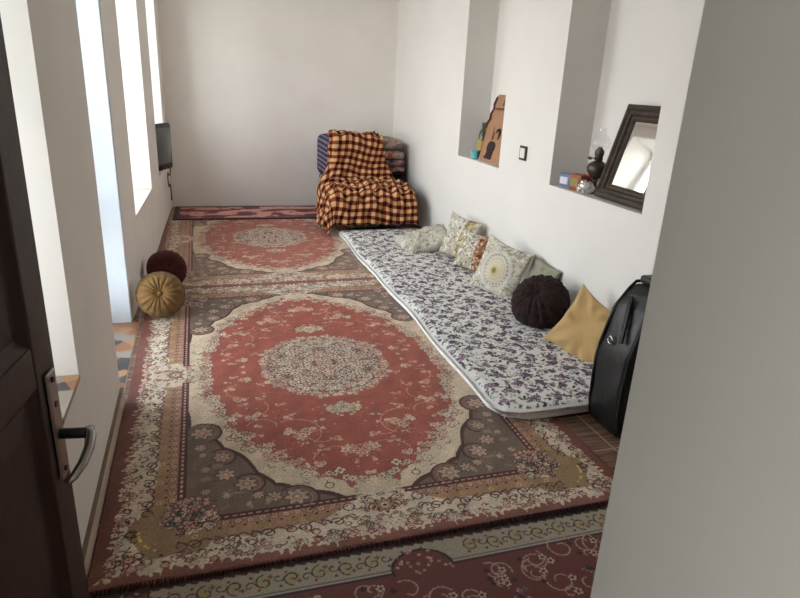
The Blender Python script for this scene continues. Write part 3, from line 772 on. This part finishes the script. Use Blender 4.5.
# draped cloths: position based cloth draping over rounded boxes
def drape(x0, y0, W, Lh, sp_, boxes, rot=0., shear=0., zstart=1.2, steps=260, iters=10, pin=3, seed=0, floorz=.02, xmax=2.36, pinx0=0):
    nx = int(W/sp_)+1; ny = int(Lh/sp_)+1
    U, V = np.meshgrid(np.arange(nx)*sp_, np.arange(ny)*sp_)
    r = np.random.RandomState(seed)
    P = np.zeros((ny, nx, 3)); c, s_ = math.cos(rot), math.sin(rot)
    P[..., 0] = x0+U*c+V*s_; P[..., 1] = y0-V*c+U*s_; P[..., 2] = zstart+.002*r.randn(ny, nx)
    P[..., 1] = np.minimum(P[..., 1], 7.84)
    Q = P.copy(); P0 = P.copy(); dt = .016
    def cons(A, B, L, k=1.0):
        d = A-B; ln = np.sqrt((d*d).sum(-1))[..., None]+1e-9; g = k*.5*(ln-L)/ln*d; A -= g; B += g
    for st in range(steps):
        vel = (P-Q)*.965; Q = P.copy(); P = P+vel; P[..., 2] -= 9.8*dt*dt
        for it in range(iters):
            for s0 in (0, 1):
                cons(P[:, s0:-1:2][:, :(nx-1-s0+1)//2], P[:, s0+1::2][:, :(nx-1-s0+1)//2], sp_)
                cons(P[s0:-1:2][:(ny-1-s0+1)//2], P[s0+1::2][:(ny-1-s0+1)//2], sp_)
            for s0 in (0, 1):
                A = P[s0:-1:2, :-1]; B = P[s0+1::2, 1:]; n_ = min(len(A), len(B)); cons(A[:n_], B[:n_], sp_*1.4142, .35)
                A = P[s0:-1:2, 1:]; B = P[s0+1::2, :-1]; n_ = min(len(A), len(B)); cons(A[:n_], B[:n_], sp_*1.4142, .35)
            for s0 in (0, 1, 2, 3):
                A = P[:, s0:-2:4]; B = P[:, s0+2::4]; n_ = min(A.shape[1], B.shape[1]); cons(A[:, :n_], B[:, :n_], 2*sp_, .12)
                A = P[s0:-2:4]; B = P[s0+2::4]; n_ = min(len(A), len(B)); cons(A[:n_], B[:n_], 2*sp_, .12)
            for (bx0, bx1, by0, by1, bz0, bz1, rad) in boxes:
                cc = np.array([(bx0+bx1)/2, (by0+by1)/2, (bz0+bz1)/2]); hb = np.array([(bx1-bx0)/2, (by1-by0)/2, (bz1-bz0)/2])-rad
                q_ = np.abs(P-cc)-hb; qm = np.maximum(q_, 0); ln = np.sqrt((qm**2).sum(-1)); mx = q_.max(-1)
                sd = ln+np.minimum(mx, 0)-rad; hit = sd < 0
                if not hit.any(): continue
                g = np.where((ln > 1e-6)[..., None], qm/(ln[..., None]+1e-9), (q_ == mx[..., None]).astype(float))*np.sign(P-cc)
                mv = (-sd)[..., None]*g; P[hit] += mv[hit]
                Q[hit] = Q[hit]+.75*(P[hit]-Q[hit])        # friction
            low = P[..., 2] < floorz
            if low.any(): P[..., 2][low] = floorz; Q[low] = Q[low]+.6*(P[low]-Q[low])
            if pin: P[:pin, pinx0:] = P0[:pin, pinx0:]
            P[..., 0] = np.minimum(P[..., 0], xmax); P[..., 1] = np.minimum(P[..., 1], 7.85)
    return U, V, P
def cloth_obj(name, U, V, P, m, thick=.006):
    ny, nx = U.shape; idx = np.arange(nx*ny).reshape(ny, nx)
    qd = np.stack([idx[:-1, :-1], idx[:-1, 1:], idx[1:, 1:], idx[1:, :-1]], -1).reshape(-1, 4)
    o = raw_mesh(name, P.reshape(-1, 3), qd, m, None, None, np.stack([U, V], -1).reshape(-1, 2))
    s = o.modifiers.new('sub', 'SUBSURF'); s.levels = 1; s.render_levels = 1
    s = o.modifiers.new('thick', 'SOLIDIFY'); s.thickness = thick; s.offset = 1
    return o
def plaid_mat(name, c00, c10, c01, c11, n_, soft=.12):
    m = bpy.data.materials.new(name); m.use_nodes = True
    n = m.node_tree.nodes; l = m.node_tree.links; p = n['Principled BSDF']; p.inputs['Roughness'].default_value = .95; p.inputs['Specular IOR Level'].default_value = .1
    uv = n.new('ShaderNodeUVMap'); s = n.new('ShaderNodeSeparateXYZ'); l.new(uv.outputs[0], s.inputs[0]); o = []
    for ax in ('X', 'Y'):
        a = n.new('ShaderNodeMath'); a.operation = 'MULTIPLY'; a.inputs[1].default_value = n_*2*math.pi; l.new(s.outputs[ax], a.inputs[0])
        b = n.new('ShaderNodeMath'); b.operation = 'SINE'; l.new(a.outputs[0], b.inputs[0])
        c = n.new('ShaderNodeMapRange'); c.inputs['From Min'].default_value = -soft; c.inputs['From Max'].default_value = soft; l.new(b.outputs[0], c.inputs['Value']); o.append(c.outputs[0])
    def mix(f, A, B):
        x = n.new('ShaderNodeMix'); x.data_type = 'RGBA'; l.new(f, x.inputs[0])
        for sock, v in ((6, A), (7, B)):
            if isinstance(v, tuple): x.inputs[sock].default_value = L4(v)
            else: l.new(v, x.inputs[sock])
        return x.outputs[2]
    r1 = mix(o[0], c00, c10); r2 = mix(o[0], c01, c11); l.new(mix(o[1], r1, r2), p.inputs['Base Color'])
    return m
boxes = [(BX0-.02, BX1+.015, BY0-.02, BY1+.02, 0, TOPZ+.012, .07), (1.44, 2.35, 6.40, 7.12, 0, .435, .09)]
M_navy = plaid_mat('navy_check', (.55, .52, .56), (.26, .24, .34), (.28, .25, .36), (.12, .11, .20), 19)
U, V, P = drape(1.02, 7.76, 1.00, .64, .026, boxes[:1], zstart=TOPZ+.016, steps=150, seed=2, pin=27, pinx0=18)
o = cloth_obj('checked_cloth', U, V, P, M_navy); tag(o, 'navy and white small check cloth hanging over the left side of the bedding stack', 'cloth')
M_plaid = plaid_mat('orange_plaid', (.80, .66, .47), (.55, .31, .20), (.50, .25, .17), (.19, .08, .08), 13)
def draped_blanket(nu=120, nv=130):
    T, H = TOPZ+.036, .462
    key = np.array([(7.42, T), (7.14, T+.004), (7.06, T-.02), (7.035, T-.09), (7.01, T-.30), (6.98, H+.14), (6.94, H+.035), (6.87, H+.012), (6.66, H+.008), (6.50, H-.015), (6.42, H-.06), (6.37, H-.13), (6.345, .24), (6.33, .125)])
    d_ = np.concatenate([[0], np.cumsum(np.hypot(*np.diff(key, axis=0).T))]); Lt = d_[-1]; v = np.linspace(0, Lt, nv)
    yy = np.interp(v, d_, key[:, 0]); zz_ = np.interp(v, d_, key[:, 1])
    k_ = np.array([1, 2, 3, 2, 1.])/9
    for _ in range(2): yy[2:-2] = np.convolve(yy, k_, 'valid'); zz_[2:-2] = np.convolve(zz_, k_, 'valid')
    vf, vs, ve = d_[2], d_[6], d_[9]            # front of top, back of seat, front of seat
    xl = np.interp(v, [0, vf, vs, ve, Lt], [1.48, 1.46, 1.41, 1.40, 1.38]); xr = np.interp(v, [0, vf, (vf+vs)/2, vs, ve, Lt], [2.02, 2.01, 2.05, 2.15, 2.245, 2.25])
    side = np.interp(v, [0, vf, vs, ve, Lt], [.03, .05, .34, .40, .30])     # cloth hanging past the left edge
    P = np.zeros((nv, nu, 3)); U = np.zeros((nv, nu)); V = np.repeat(v[:, None], nu, 1)
    for j_ in range(nv):
        w_ = xr[j_]-xl[j_]; q_ = np.linspace(-side[j_], w_, nu); s_ = np.maximum(0, -q_); x = xl[j_]+np.maximum(q_, 0)
        t_ = max(0, v[j_]-ve); b_ = np.clip((zz_[j_]-H-.02)/.30, 0, 1) if v[j_] < vs+.05 else 0.0; b_ = b_*b_*(3-2*b_)
        # on the tall stack the overhang turns back round its side; on the low bundle it falls like a table cloth
        xa, ya, za = x-.012*np.minimum(1, s_*20), yy[j_]+s_, zz_[j_]-.1*s_
        dr = np.hypot(s_, t_)-t_
        xb, yb, zb = x-.05*np.minimum(1, s_*12)-.32*s_, yy[j_]-.05*s_+.0*x, np.maximum(zz_[j_]-dr*.98, .035+.02*np.sin(q_*30))
        P[j_, :, 0] = xa*b_+xb*(1-b_); P[j_, :, 1] = ya*b_+yb*(1-b_); P[j_, :, 2] = za*b_+zb*(1-b_); U[j_] = q_*(1+.10*(1-w_/1.0))
    gu = np.gradient(P, axis=1); gv = np.gradient(P, axis=0); N = np.cross(gv, gu); N /= np.linalg.norm(N, axis=-1)[..., None]+1e-9
    if N[nv//2, nu//2, 2]+(-N[nv//2, nu//2, 1]) < 0: N = -N
    X = P[..., 0]; t = V/Lt
    ph = X*38-14*t+2.2*np.sin(t*7+X*3)
    fold = .021*np.sin(ph)*(.35+.65*t)+.012*np.sin(X*71+9*t+3*np.sin(t*11))*t+.013*np.sin((X*.8+V*1.3)*29+2*np.sin(X*9))+.006*smooth_noise(X, V, 24, 6)+.014*smooth_noise(X, V, 9, 16)
    P = P+N*(fold+.032)[..., None]; P[..., 0] = np.minimum(P[..., 0], 2.385); P[..., 2] = np.maximum(P[..., 2], .03)
    U = U+.012*np.sin(V*9+X*4)+.10*V; V = V+.014*np.sin(X*11+V*5)-.10*U
    return U, V, P
U, V, P = draped_blanket()
o = cloth_obj('plaid_blanket', U, V, P, M_plaid, .004); tag(o, 'orange, cream and maroon plaid blanket draped over the heap of bedding in the far corner', 'blanket')

# ------------------------------------------------------------------ television on the far window sill
tvt = thing('television', 'small old television with dark curved screen on the farthest window sill', 'television', (-.54, 7.09, SILL), math.radians(68))
# local: -Y faces the room
M_tvb = mat('tv_case', (.10, .10, .10), .45, spec=.5); M_scr = mat('tv_screen', (.18, .20, .19), .12, spec=.8)
bm = bmesh.new()
W2, H = .26, .47
prof = [(-.17, 1.0, 0, H), (-.10, 1.0, 0, H), (.0, .92, .03, H-.02), (.14, .62, .06, H-.12), (.20, .55, .07, H-.16)]
rings = []
for y, s_, za, zb in prof:
    rings.append([bm.verts.new((x*W2*s_, y, z)) for x, z in ((-1, za), (1, za), (1, zb), (-1, zb))])
for a_, b_ in zip(rings, rings[1:]):
    for k in range(4): bm.faces.new((a_[k], a_[(k+1) % 4], b_[(k+1) % 4], b_[k]))
bm.faces.new(rings[0][::-1]); bm.faces.new(rings[-1])
bmesh.ops.recalc_face_normals(bm, faces=bm.faces); bmesh.ops.bevel(bm, geom=bm.edges[:], offset=.012, segments=3, affect='EDGES')
link('case', bm, M_tvb, tvt, True)
bm = bmesh.new(); n_ = 14; g = []
for j in range(n_+1):
    row = []
    for i in range(n_+1):
        u, v = 2*i/n_-1, 2*j/n_-1
        row.append(bm.verts.new((u*(W2-.03)*(1-.03*v*v), -.172-.030*(1-u*u*.9)*(1-v*v*.9), H/2+.012+v*(H/2-.05)*(1-.03*u*u))))
    g.append(row)
for j in range(n_):
    for i in range(n_): bm.faces.new((g[j][i], g[j][i+1], g[j+1][i+1], g[j+1][i]))
link('screen', bm, M_scr, tvt, True)
bm = bmesh.new()
for x in (.12, .15, .18, .21): box(bm, x-.008, x+.008, -.178, -.168, .012, .026)
link('buttons', bm, mat('tv_buttons', (.3, .3, .3), .5), tvt)
bm = bmesh.new(); random.seed(3)
pts = [(-.40, 7.40, .66)]
for k in range(1, 46):
    t = k/45; pts.append((XL(7.5)+.03+.015*math.sin(t*9), 7.52+.09*math.sin(t*13)*(1-t*.4), .62-.42*t+.05*math.sin(t*19)))
tube(bm, pts, .006, 6)
tag(link('cable', bm, M_black, None, True), 'thin black television cable tangled down the wall below the far sill', 'cable')

# ------------------------------------------------------------------ far niche
def outline_board(name, pts, th, m, parent=None):
    bm = bmesh.new(); a = [bm.verts.new((x, -th/2, z)) for x, z in pts]; b = [bm.verts.new((x, th/2, z)) for x, z in pts]; n = len(pts)
    bm.faces.new(a); bm.faces.new(b[::-1])
    for i in range(n): bm.faces.new((a[i], b[i], b[(i+1) % n], a[(i+1) % n]))
    bmesh.ops.triangulate(bm, faces=[f for f in bm.faces if len(f.verts) > 4])
    return link(name, bm, m, parent)
M_board = mat('tan_board', (.62, .47, .36), .8, noise=.12, nscale=7); M_ink = mat('dark_paint', (.17, .11, .10), .7); M_brn = mat('brown_paint', (.36, .22, .17), .7)
# local x runs along the wall towards the viewer, front face is local -Y
bt = thing('wooden_board', 'tan guitar-shaped wooden board with dark vase painted on it, leaning in the far niche', 'board')
lean = math.atan2(.14, .56)
bt.matrix_world = Matrix.Translation((2.49, 5.40, NZ+.004)) @ Matrix.Rotation(-math.pi/2, 4, 'Z') @ Matrix.Rotation(-lean, 4, 'X')
outline_board('board', [(0, 0), (.44, 0), (.40, .20), (.34, .40), (.31, .46), (.31, .53), (.29, .57), (.26, .60), (.02, .60), (-.02, .575), (-.03, .51), (-.005, .48), (-.04, .45), (-.05, .41), (-.02, .38), (-.06, .35), (-.065, .31), (-.03, .27), (.005, .15)], .018, M_board, bt)
vase = [(.12, .07), (.23, .07), (.235, .095), (.20, .115), (.21, .14), (.245, .18), (.245, .24), (.215, .27), (.15, .27), (.125, .24), (.12, .18), (.15, .14), (.155, .115), (.115, .095)]
vase = [(.175+(x_-.18)*1.25, .03+(z_-.07)*.8) for x_, z_ in vase]
v = outline_board('vase_motif', vase, .003, M_ink, bt); v.location = (.0, -.011, -.005); v['label'] = 'dark painted vase'
bm = bmesh.new(); tube(bm, [(.15, -.010, .20), (.13, -.010, .31)], .004, 6); tube(bm, [(.17, -.010, .20), (.165, -.010, .27)], .004, 6); tube(bm, [(.235+.04*math.cos(a), -.010, .25+.045*math.sin(a)) for a in np.linspace(math.pi*.95, -1.2, 14)], [.003+.012*math.sin(math.pi*k/13) for k in range(14)], 6)
link('hose_motif', bm, M_ink, bt)
bm = bmesh.new(); tube(bm, [(.01, -.012, .57), (-.01, -.012, .51), (.015, -.012, .47), (-.02, -.012, .42), (.0, -.012, .38), (-.04, -.012, .335), (-.035, -.012, .29)], .013, 6); tube(bm, [(.06, -.012, .47), (.28, -.012, .48)], .010, 6); tube(bm, [(.20, -.012, .56), (.19, -.012, .50)], .018, 6)
link('edge_band', bm, M_brn, bt)
M_bottle = mat('bottle_green', (.25, .27, .22), .3, spec=.6); M_yel = mat('yellow_label', (.68, .56, .22), .6); M_cyan = mat('cyan_plastic', (.42, .72, .74), .5)
b = thing('bottle', 'dark bottle with yellow label beside the tan board in the far niche', 'bottle', (2.56, 5.50, NZ))
bm = bmesh.new(); lathe(bm, [(.001, 0), (.040, 0), (.045, .01), (.045, .20), (.036, .25), (.020, .27), (.018, .30)], 20); link('body', bm, M_bottle, b, True)
bm = bmesh.new(); lathe(bm, [(.0465, .08), (.0470, .082), (.0470, .17), (.0465, .172)], 20); link('bottle_label', bm, M_yel, b, True)
bm = bmesh.new(); lathe(bm, [(.001, .298), (.022, .298), (.024, .31), (.022, .33), (.001, .332)], 16); link('cap', bm, M_bottle, b, True)
c = thing('cup', 'pale blue plastic cup at the lip of the far niche', 'cup', (2.475, 5.47, NZ))
bm = bmesh.new(); lathe(bm, [(.03, .001), (.036, .03), (.040, .075), (.043, .078), (.037, .076), (.032, .03), (.02, .008)], 20); link('body', bm, M_cyan, c, True)
b = thing('jar', 'grey glass jar with dark lid behind the blue cup in the far niche', 'jar', (2.66, 5.60, NZ))
bm = bmesh.new(); lathe(bm, [(.001, 0), (.045, 0), (.05, .012), (.05, .26), (.042, .29)], 20); link('body', bm, mat('jar_glass', (.42, .43, .40), .2), b, True)
bm = bmesh.new(); lathe(bm, [(.001, .289), (.046, .289), (.048, .295), (.048, .32), (.001, .325)], 20); link('lid', bm, M_bottle, b, True)

# light switch
sw = thing('light_switch', 'small white light switch with dark surround between the two wall niches', 'switch', (2.42, 4.43, 1.11))
bm = rbox(-.012, 0, -.055, .055, -.055, .055, .004, 2); link('surround', bm, mat('switch_dark', (.16, .14, .13), .4), sw)
bm = rbox(-.017, -.011, -.036, .036, -.038, .038, .002, 2); link('rocker', bm, mat('switch_white', (.86, .84, .8), .4), sw)

def film_mat(f=.6):
    m = bpy.data.materials.new('clear_plastic_film'); m.use_nodes = True
    n = m.node_tree.nodes; l = m.node_tree.links; n.clear()
    o = n.new('ShaderNodeOutputMaterial'); tr = n.new('ShaderNodeBsdfTransparent'); g = n.new('ShaderNodeBsdfGlossy'); df = n.new('ShaderNodeBsdfDiffuse'); x = n.new('ShaderNodeMixShader'); y = n.new('ShaderNodeMixShader')
    g.inputs['Roughness'].default_value = .15; df.inputs[0].default_value = (.8, .8, .78, 1)
    y.inputs[0].default_value = .5; l.new(g.outputs[0], y.inputs[1]); l.new(df.outputs[0], y.inputs[2])
    x.inputs[0].default_value = f; l.new(tr.outputs[0], x.inputs[1]); l.new(y.outputs[0], x.inputs[2]); l.new(x.outputs[0], o.inputs[0])
    return m
M_film = film_mat()
# ------------------------------------------------------------------ near niche
t = thing('mirror', 'dark wooden framed mirror leaning back in the near niche', 'mirror')
lean = math.atan2(.155, .58)
t.matrix_world = Matrix.Translation((2.492, 3.512, NZ+.004)) @ Matrix.Rotation(-math.pi/2, 4, 'Z') @ Matrix.Rotation(-lean, 4, 'X')
MW, MH = .52, .605
M_mf = mat('dark_carved_wood', (.245, .205, .17), .6, noise=.45, nscale=22, bump=.4, bscale=30)
bm = bmesh.new()
prof = [(0, .02), (0, -.022), (.012, -.034), (.030, -.036), (.042, -.024), (.060, -.024), (.070, -.010), (.085, -.012), (.100, .000), (.100, .02)]
loops = []
for d_, y in prof: loops.append([bm.verts.new((x, y, z)) for x, z in ((d_, d_), (MW-d_, d_), (MW-d_, MH-d_), (d_, MH-d_))])
for i in range(len(loops)):
    a_, b_ = loops[i], loops[(i+1) % len(loops)]
    for k in range(4): bm.faces.new((a_[k], a_[(k+1) % 4], b_[(k+1) % 4], b_[k]))
link('mirror_frame', bm, M_mf, t)
bm = bmesh.new(); box(bm, .098, MW-.098, .002, .006, .098, MH-.098); link('mirror_glass', bm, mat('silver_mirror', (.93, .93, .92), .04, metal=1), t)
bm = bmesh.new(); box(bm, .012, MW-.012, .008, .016, .012, MH-.012); link('back_board', bm, M_mf, t)

M_dkm = mat('tarnished_metal', (.30, .275, .25), .4, metal=.6, noise=.2)
t = thing('oil_lamp', 'dark metal oil lamp with glass chimney beside the framed mirror', 'oil lamp', (2.565, 3.655, NZ))
bm = bmesh.new(); lathe(bm, [(.001, 0), (.055, 0), (.058, .008), (.045, .02), (.022, .035), (.014, .05), (.014, .075), (.024, .085), (.012, .095)], 24); link('foot', bm, M_dkm, t, True)
bm = bmesh.new(); lathe(bm, [(.012, .09), (.045, .115), (.066, .145), (.070, .17), (.062, .195), (.035, .212), (.02, .22)], 28); link('oil_tank', bm, M_dkm, t, True)
bm = bmesh.new(); lathe(bm, [(.02, .218), (.030, .225), (.026, .245), (.032, .262), (.030, .285), (.018, .297), (.012, .31)], 20); link('burner', bm, M_dkm, t, True)
bm = bmesh.new(); tube(bm, [(-.02, .0, .235), (-.07, 0, .235)], .004, 6); tube(bm, [(-.07, -.012, .235), (-.07, .012, .235)], .010, 8); link('wick_knob', bm, M_dkm, t, True)
bm = bmesh.new()
prof = [(.030, .262), (.034, .28), (.058, .305), (.066, .335), (.050, .37), (.026, .40), (.026, .43)]
rings = [[bm.verts.new((r_*math.cos(2*math.pi*k/24), r_*math.sin(2*math.pi*k/24), z)) for k in range(24)] for r_, z in prof]
for a_, b_ in zip(rings, rings[1:]):
    for k in range(24): bm.faces.new((a_[k], a_[(k+1) % 24], b_[(k+1) % 24], b_[k]))
link('glass_chimney', bm, film_mat(.13), t, True)

def crumple(bm, amp, sc, seed):
    for v in bm.verts:
        c_ = v.co; v.co = c_+Vector((math.sin(c_.y*sc+seed)+math.sin(c_.z*sc*1.3), math.sin(c_.z*sc+seed*2)+math.sin(c_.x*sc*1.2), .5*math.sin(c_.x*sc+seed)+.5*math.sin(c_.y*sc*1.4)))*amp
def crumpled_bag(name, label, cat, loc, r, sq, m, seed):
    bm = bmesh.new(); bmesh.ops.create_icosphere(bm, subdivisions=3, radius=r); rg = random.Random(seed)
    for v in bm.verts: v.co *= rg.uniform(.80, 1.12)
    for v in bm.verts: v.co.z = (v.co.z*sq); 
    crumple(bm, r*.10, 3.2/r, seed)
    mz = min(v.co.z for v in bm.verts)
    for v in bm.verts: v.co.z = max(v.co.z-mz-.01, 0.001)
    o = link(name, bm, m, None, False); o.location = loc; return tag(o, label, cat)
crumpled_bag('plastic_bag', 'crumpled clear plastic bag in front of the oil lamp', 'bag', (2.472, 3.625, NZ), .055, .85, M_film, 2)
crumpled_bag('plastic_bag', 'pale see-through plastic bag bunched over the blue and red packets', 'bag', (2.62, 3.90, NZ), .06, .8, M_film, 5)
def packet(label, loc, rz, w_, h_, d_, m, m2):
    t = thing('snack_packet', label, 'packet', loc, rz, 'packets in the near niche')
    bm = rbox(-w_/2, w_/2, -d_/2, d_/2, 0, h_, .012, 3); crumple(bm, .003, 60, 1); link('body', bm, m, t, True)
    bm = rbox(-w_*.32, w_*.32, -d_/2-.003, -d_/2+.004, h_*.25, h_*.75, .003, 2); link('printed_patch', bm, m2, t)
packet('blue and white packet at the far end of the near niche', (2.485, 3.885, NZ), -1.3, .11, .10, .05, mat('packet_blue', (.38, .46, .60), .4), mat('packet_white', (.80, .80, .84), .4))
packet('orange and green packet between the blue one and the crumpled clear bag', (2.49, 3.755, NZ), -1.35, .11, .115, .06, mat('packet_orange', (.56, .30, .20), .4), mat('packet_green', (.52, .50, .28), .4))
packet('small red packet behind the orange one in the near niche', (2.575, 3.78, NZ), -1.2, .09, .11, .05, mat('packet_red', (.66, .27, .22), .4), mat('packet_cream', (.8, .66, .5), .4))

# ------------------------------------------------------------------ black travel bag by the entry wall
M_blk = mat('black_shiny_fabric', (.04, .043, .048), .45, noise=.3, nscale=8, bump=.7, bscale=9, spec=.5)
M_blk2 = mat('black_strap', (.07, .07, .07), .5, bump=.3); M_ring = mat('ring_metal', (.75, .74, .72), .25, metal=1)
t = thing('travel_bag', 'tall shiny black bag with curved side, standing at the near end of the mattress', 'bag', (0, 0, .002))
sil = [(1.865, 0), (1.845, .04), (1.83, .12), (1.825, .27), (1.835, .42), (1.865, .54), (1.90, .63), (1.95, .70), (1.985, .735), (2.20, .74), (2.27, .70), (2.29, .5), (2.30, .3), (2.29, 0)]
# smooth closed section in XZ, extruded along Y with rounded front/back
N = 9; bm = bmesh.new(); rings = []
ctr = Vector((2.0, 0, .38))
pts = []
for i in range(len(sil)):
    a_, b_ = sil[i], sil[(i+1) % len(sil)]
    for k in range(4): pts.append((a_[0]+(b_[0]-a_[0])*k/4, a_[1]+(b_[1]-a_[1])*k/4))
for j in range(N+1):
    v_ = j/N; y = 2.16+.24*v_; sc_ = 1-.07*(abs(2*v_-1)**4)
    rings.append([bm.verts.new((ctr.x+(x-ctr.x)*sc_+.003*math.sin(z*23+y*17), y+.006*math.sin(z*19+x*11), max(0.0, ctr.z+(z-ctr.z)*(sc_ if z > .1 else 1)+.003*math.sin(x*30)))) for x, z in pts])
n_ = len(pts)
for a_, b_ in zip(rings, rings[1:]):
    for k in range(n_): bm.faces.new((a_[k], a_[(k+1) % n_], b_[(k+1) % n_], b_[k]))
bm.faces.new(rings[0][::-1]); bm.faces.new(rings[-1])
link('body', bm, M_blk, t, True)
bm = bmesh.new(); tube(bm, [(x+.010, 2.158, max(z, .012)) for x, z in sil[:9]]+[(2.2, 2.158, .732)], .008, 8); tube(bm, [(x+.004, 2.38, max(z, .012)) for x, z in sil[:9]]+[(2.2, 2.38, .738)], .008, 8); link('piping', bm, M_blk2, t, True)
bm = rbox(1.985, 2.20, 2.19, 2.36, .735, .775, .014, 3); link('top_flap', bm, M_blk, t, True)
bm = bmesh.new()
Mx = Matrix.Translation((1.835, 2.27, .47)) @ Matrix.Rotation(math.radians(-14), 4, 'X')
bm = rbox(-.006, .006, -.012, .012, -.10, .13, .003, 2, Matrix.Translation((1.862, 2.25, .575)) @ Matrix.Rotation(math.radians(24), 4, 'Y') @ Matrix.Rotation(math.radians(-22), 4, 'X')); link('strap', bm, M_blk2, t, True)
bm = bmesh.new(); tube(bm, [(1.834, 2.30+.018*math.cos(a), .47+.018*math.sin(a)) for a in np.linspace(0, 6.28, 17)], .0045, 6); link('strap_ring', bm, M_ring, t, True)
bm = bmesh.new(); tube(bm, [(1.95, 2.152, .34), (2.05, 2.150, .22), (2.15, 2.153, .10)], .006, 6); tube(bm, [(1.90, 2.153, .26), (2.04, 2.150, .08)], .005, 6); link('seam', bm, M_blk2, t, True)

# ------------------------------------------------------------------ open entry door
piv = Vector((-.36, .35, 0)); fr = Vector((-.253, 1.07, 0)); ang = math.atan2(fr.y-piv.y, fr.x-piv.x); DL = (fr-piv).length
d = bpy.data.objects.new('door_2', None); COL.objects.link(d); d['kind'] = 'structure'; d.location = (piv.x, piv.y, .03); d.rotation_euler = (0, 0, ang)
DT = .038; DH = 2.05
# local x from hinge to free edge, visible face is local -Y at y=0
bm = bmesh.new()
def bb(*a): box(bm, *a)
SW = .075
for a_ in ((0, SW, 0, DT, 0, DH), (DL-SW, DL, 0, DT, 0, DH), (SW, DL-SW, 0, DT, 0, .16), (SW, DL-SW, 0, DT, DH-.11, DH), (SW, DL-SW, 0, DT, 1.085, 1.155)): bb(*a_)
df = link('door_leaf_frame', bm, M_wood, d); bv = df.modifiers.new('b', 'BEVEL'); bv.width = .004; bv.segments = 2
for za, zb in ((.16, 1.085), (1.155, DH-.11)):
    bm = bmesh.new()
    x0, x1 = SW, DL-SW
    lo = []
    for ins, y in ((0, .004), (.014, .014), (.020, .016), (.060, .010), (.066, .010)):
        lo.append([bm.verts.new((x, y, z)) for x, z in ((x0+ins, za+ins), (x1-ins, za+ins), (x1-ins, zb-ins), (x0+ins, zb-ins))])
    for a_, b_ in zip(lo, lo[1:]):
        for k in range(4): bm.faces.new((a_[k], a_[(k+1) % 4], b_[(k+1) % 4], b_[k]))
    bm.faces.new(lo[-1])
    bk = [bm.verts.new((x, DT-.008, z)) for x, z in ((x0, za), (x1, za), (x1, zb), (x0, zb))]; bm.faces.new(bk[::-1])
    for k in range(4): bm.faces.new((lo[0][k], bk[k], bk[(k+1) % 4], lo[0][(k+1) % 4]))
    link('door_panel', bm, M_wood2, d)
hz = 1.03-.03
bm = rbox(DL-.052, DL-.016, -.006, 0, hz-.105, hz+.095, .003, 2)
hp = link('handle_plate', bm, mat('brushed_plate', (.60, .58, .55), .35, metal=1, noise=.15), d)
bm = bmesh.new()
for z in (hz+.08, hz-.09): tube(bm, [(DL-.034, -.004, z), (DL-.034, -.009, z)], .005, 8)
tube(bm, [(DL-.034, -.004, hz+.035), (DL-.034, -.0075, hz+.035)], .006, 8)
link('screws', bm, M_black, hp)
bm = bmesh.new(); tube(bm, [(DL-.034, -.004, hz-.022), (DL-.034, -.05, hz-.022)], .0095, 10); link('spindle', bm, M_black, hp, True)
bm = bmesh.new(); tube(bm, [(DL-.030, -.052, hz-.012), (DL-.040, -.056, hz-.022), (DL-.060, -.058, hz-.034), (DL-.085, -.054, hz-.048), (DL-.105, -.045, hz-.060), (DL-.115, -.036, hz-.066)], [.007, .009, .0085, .008, .007, .006], 10); link('lever', bm, M_chrome, hp, True)
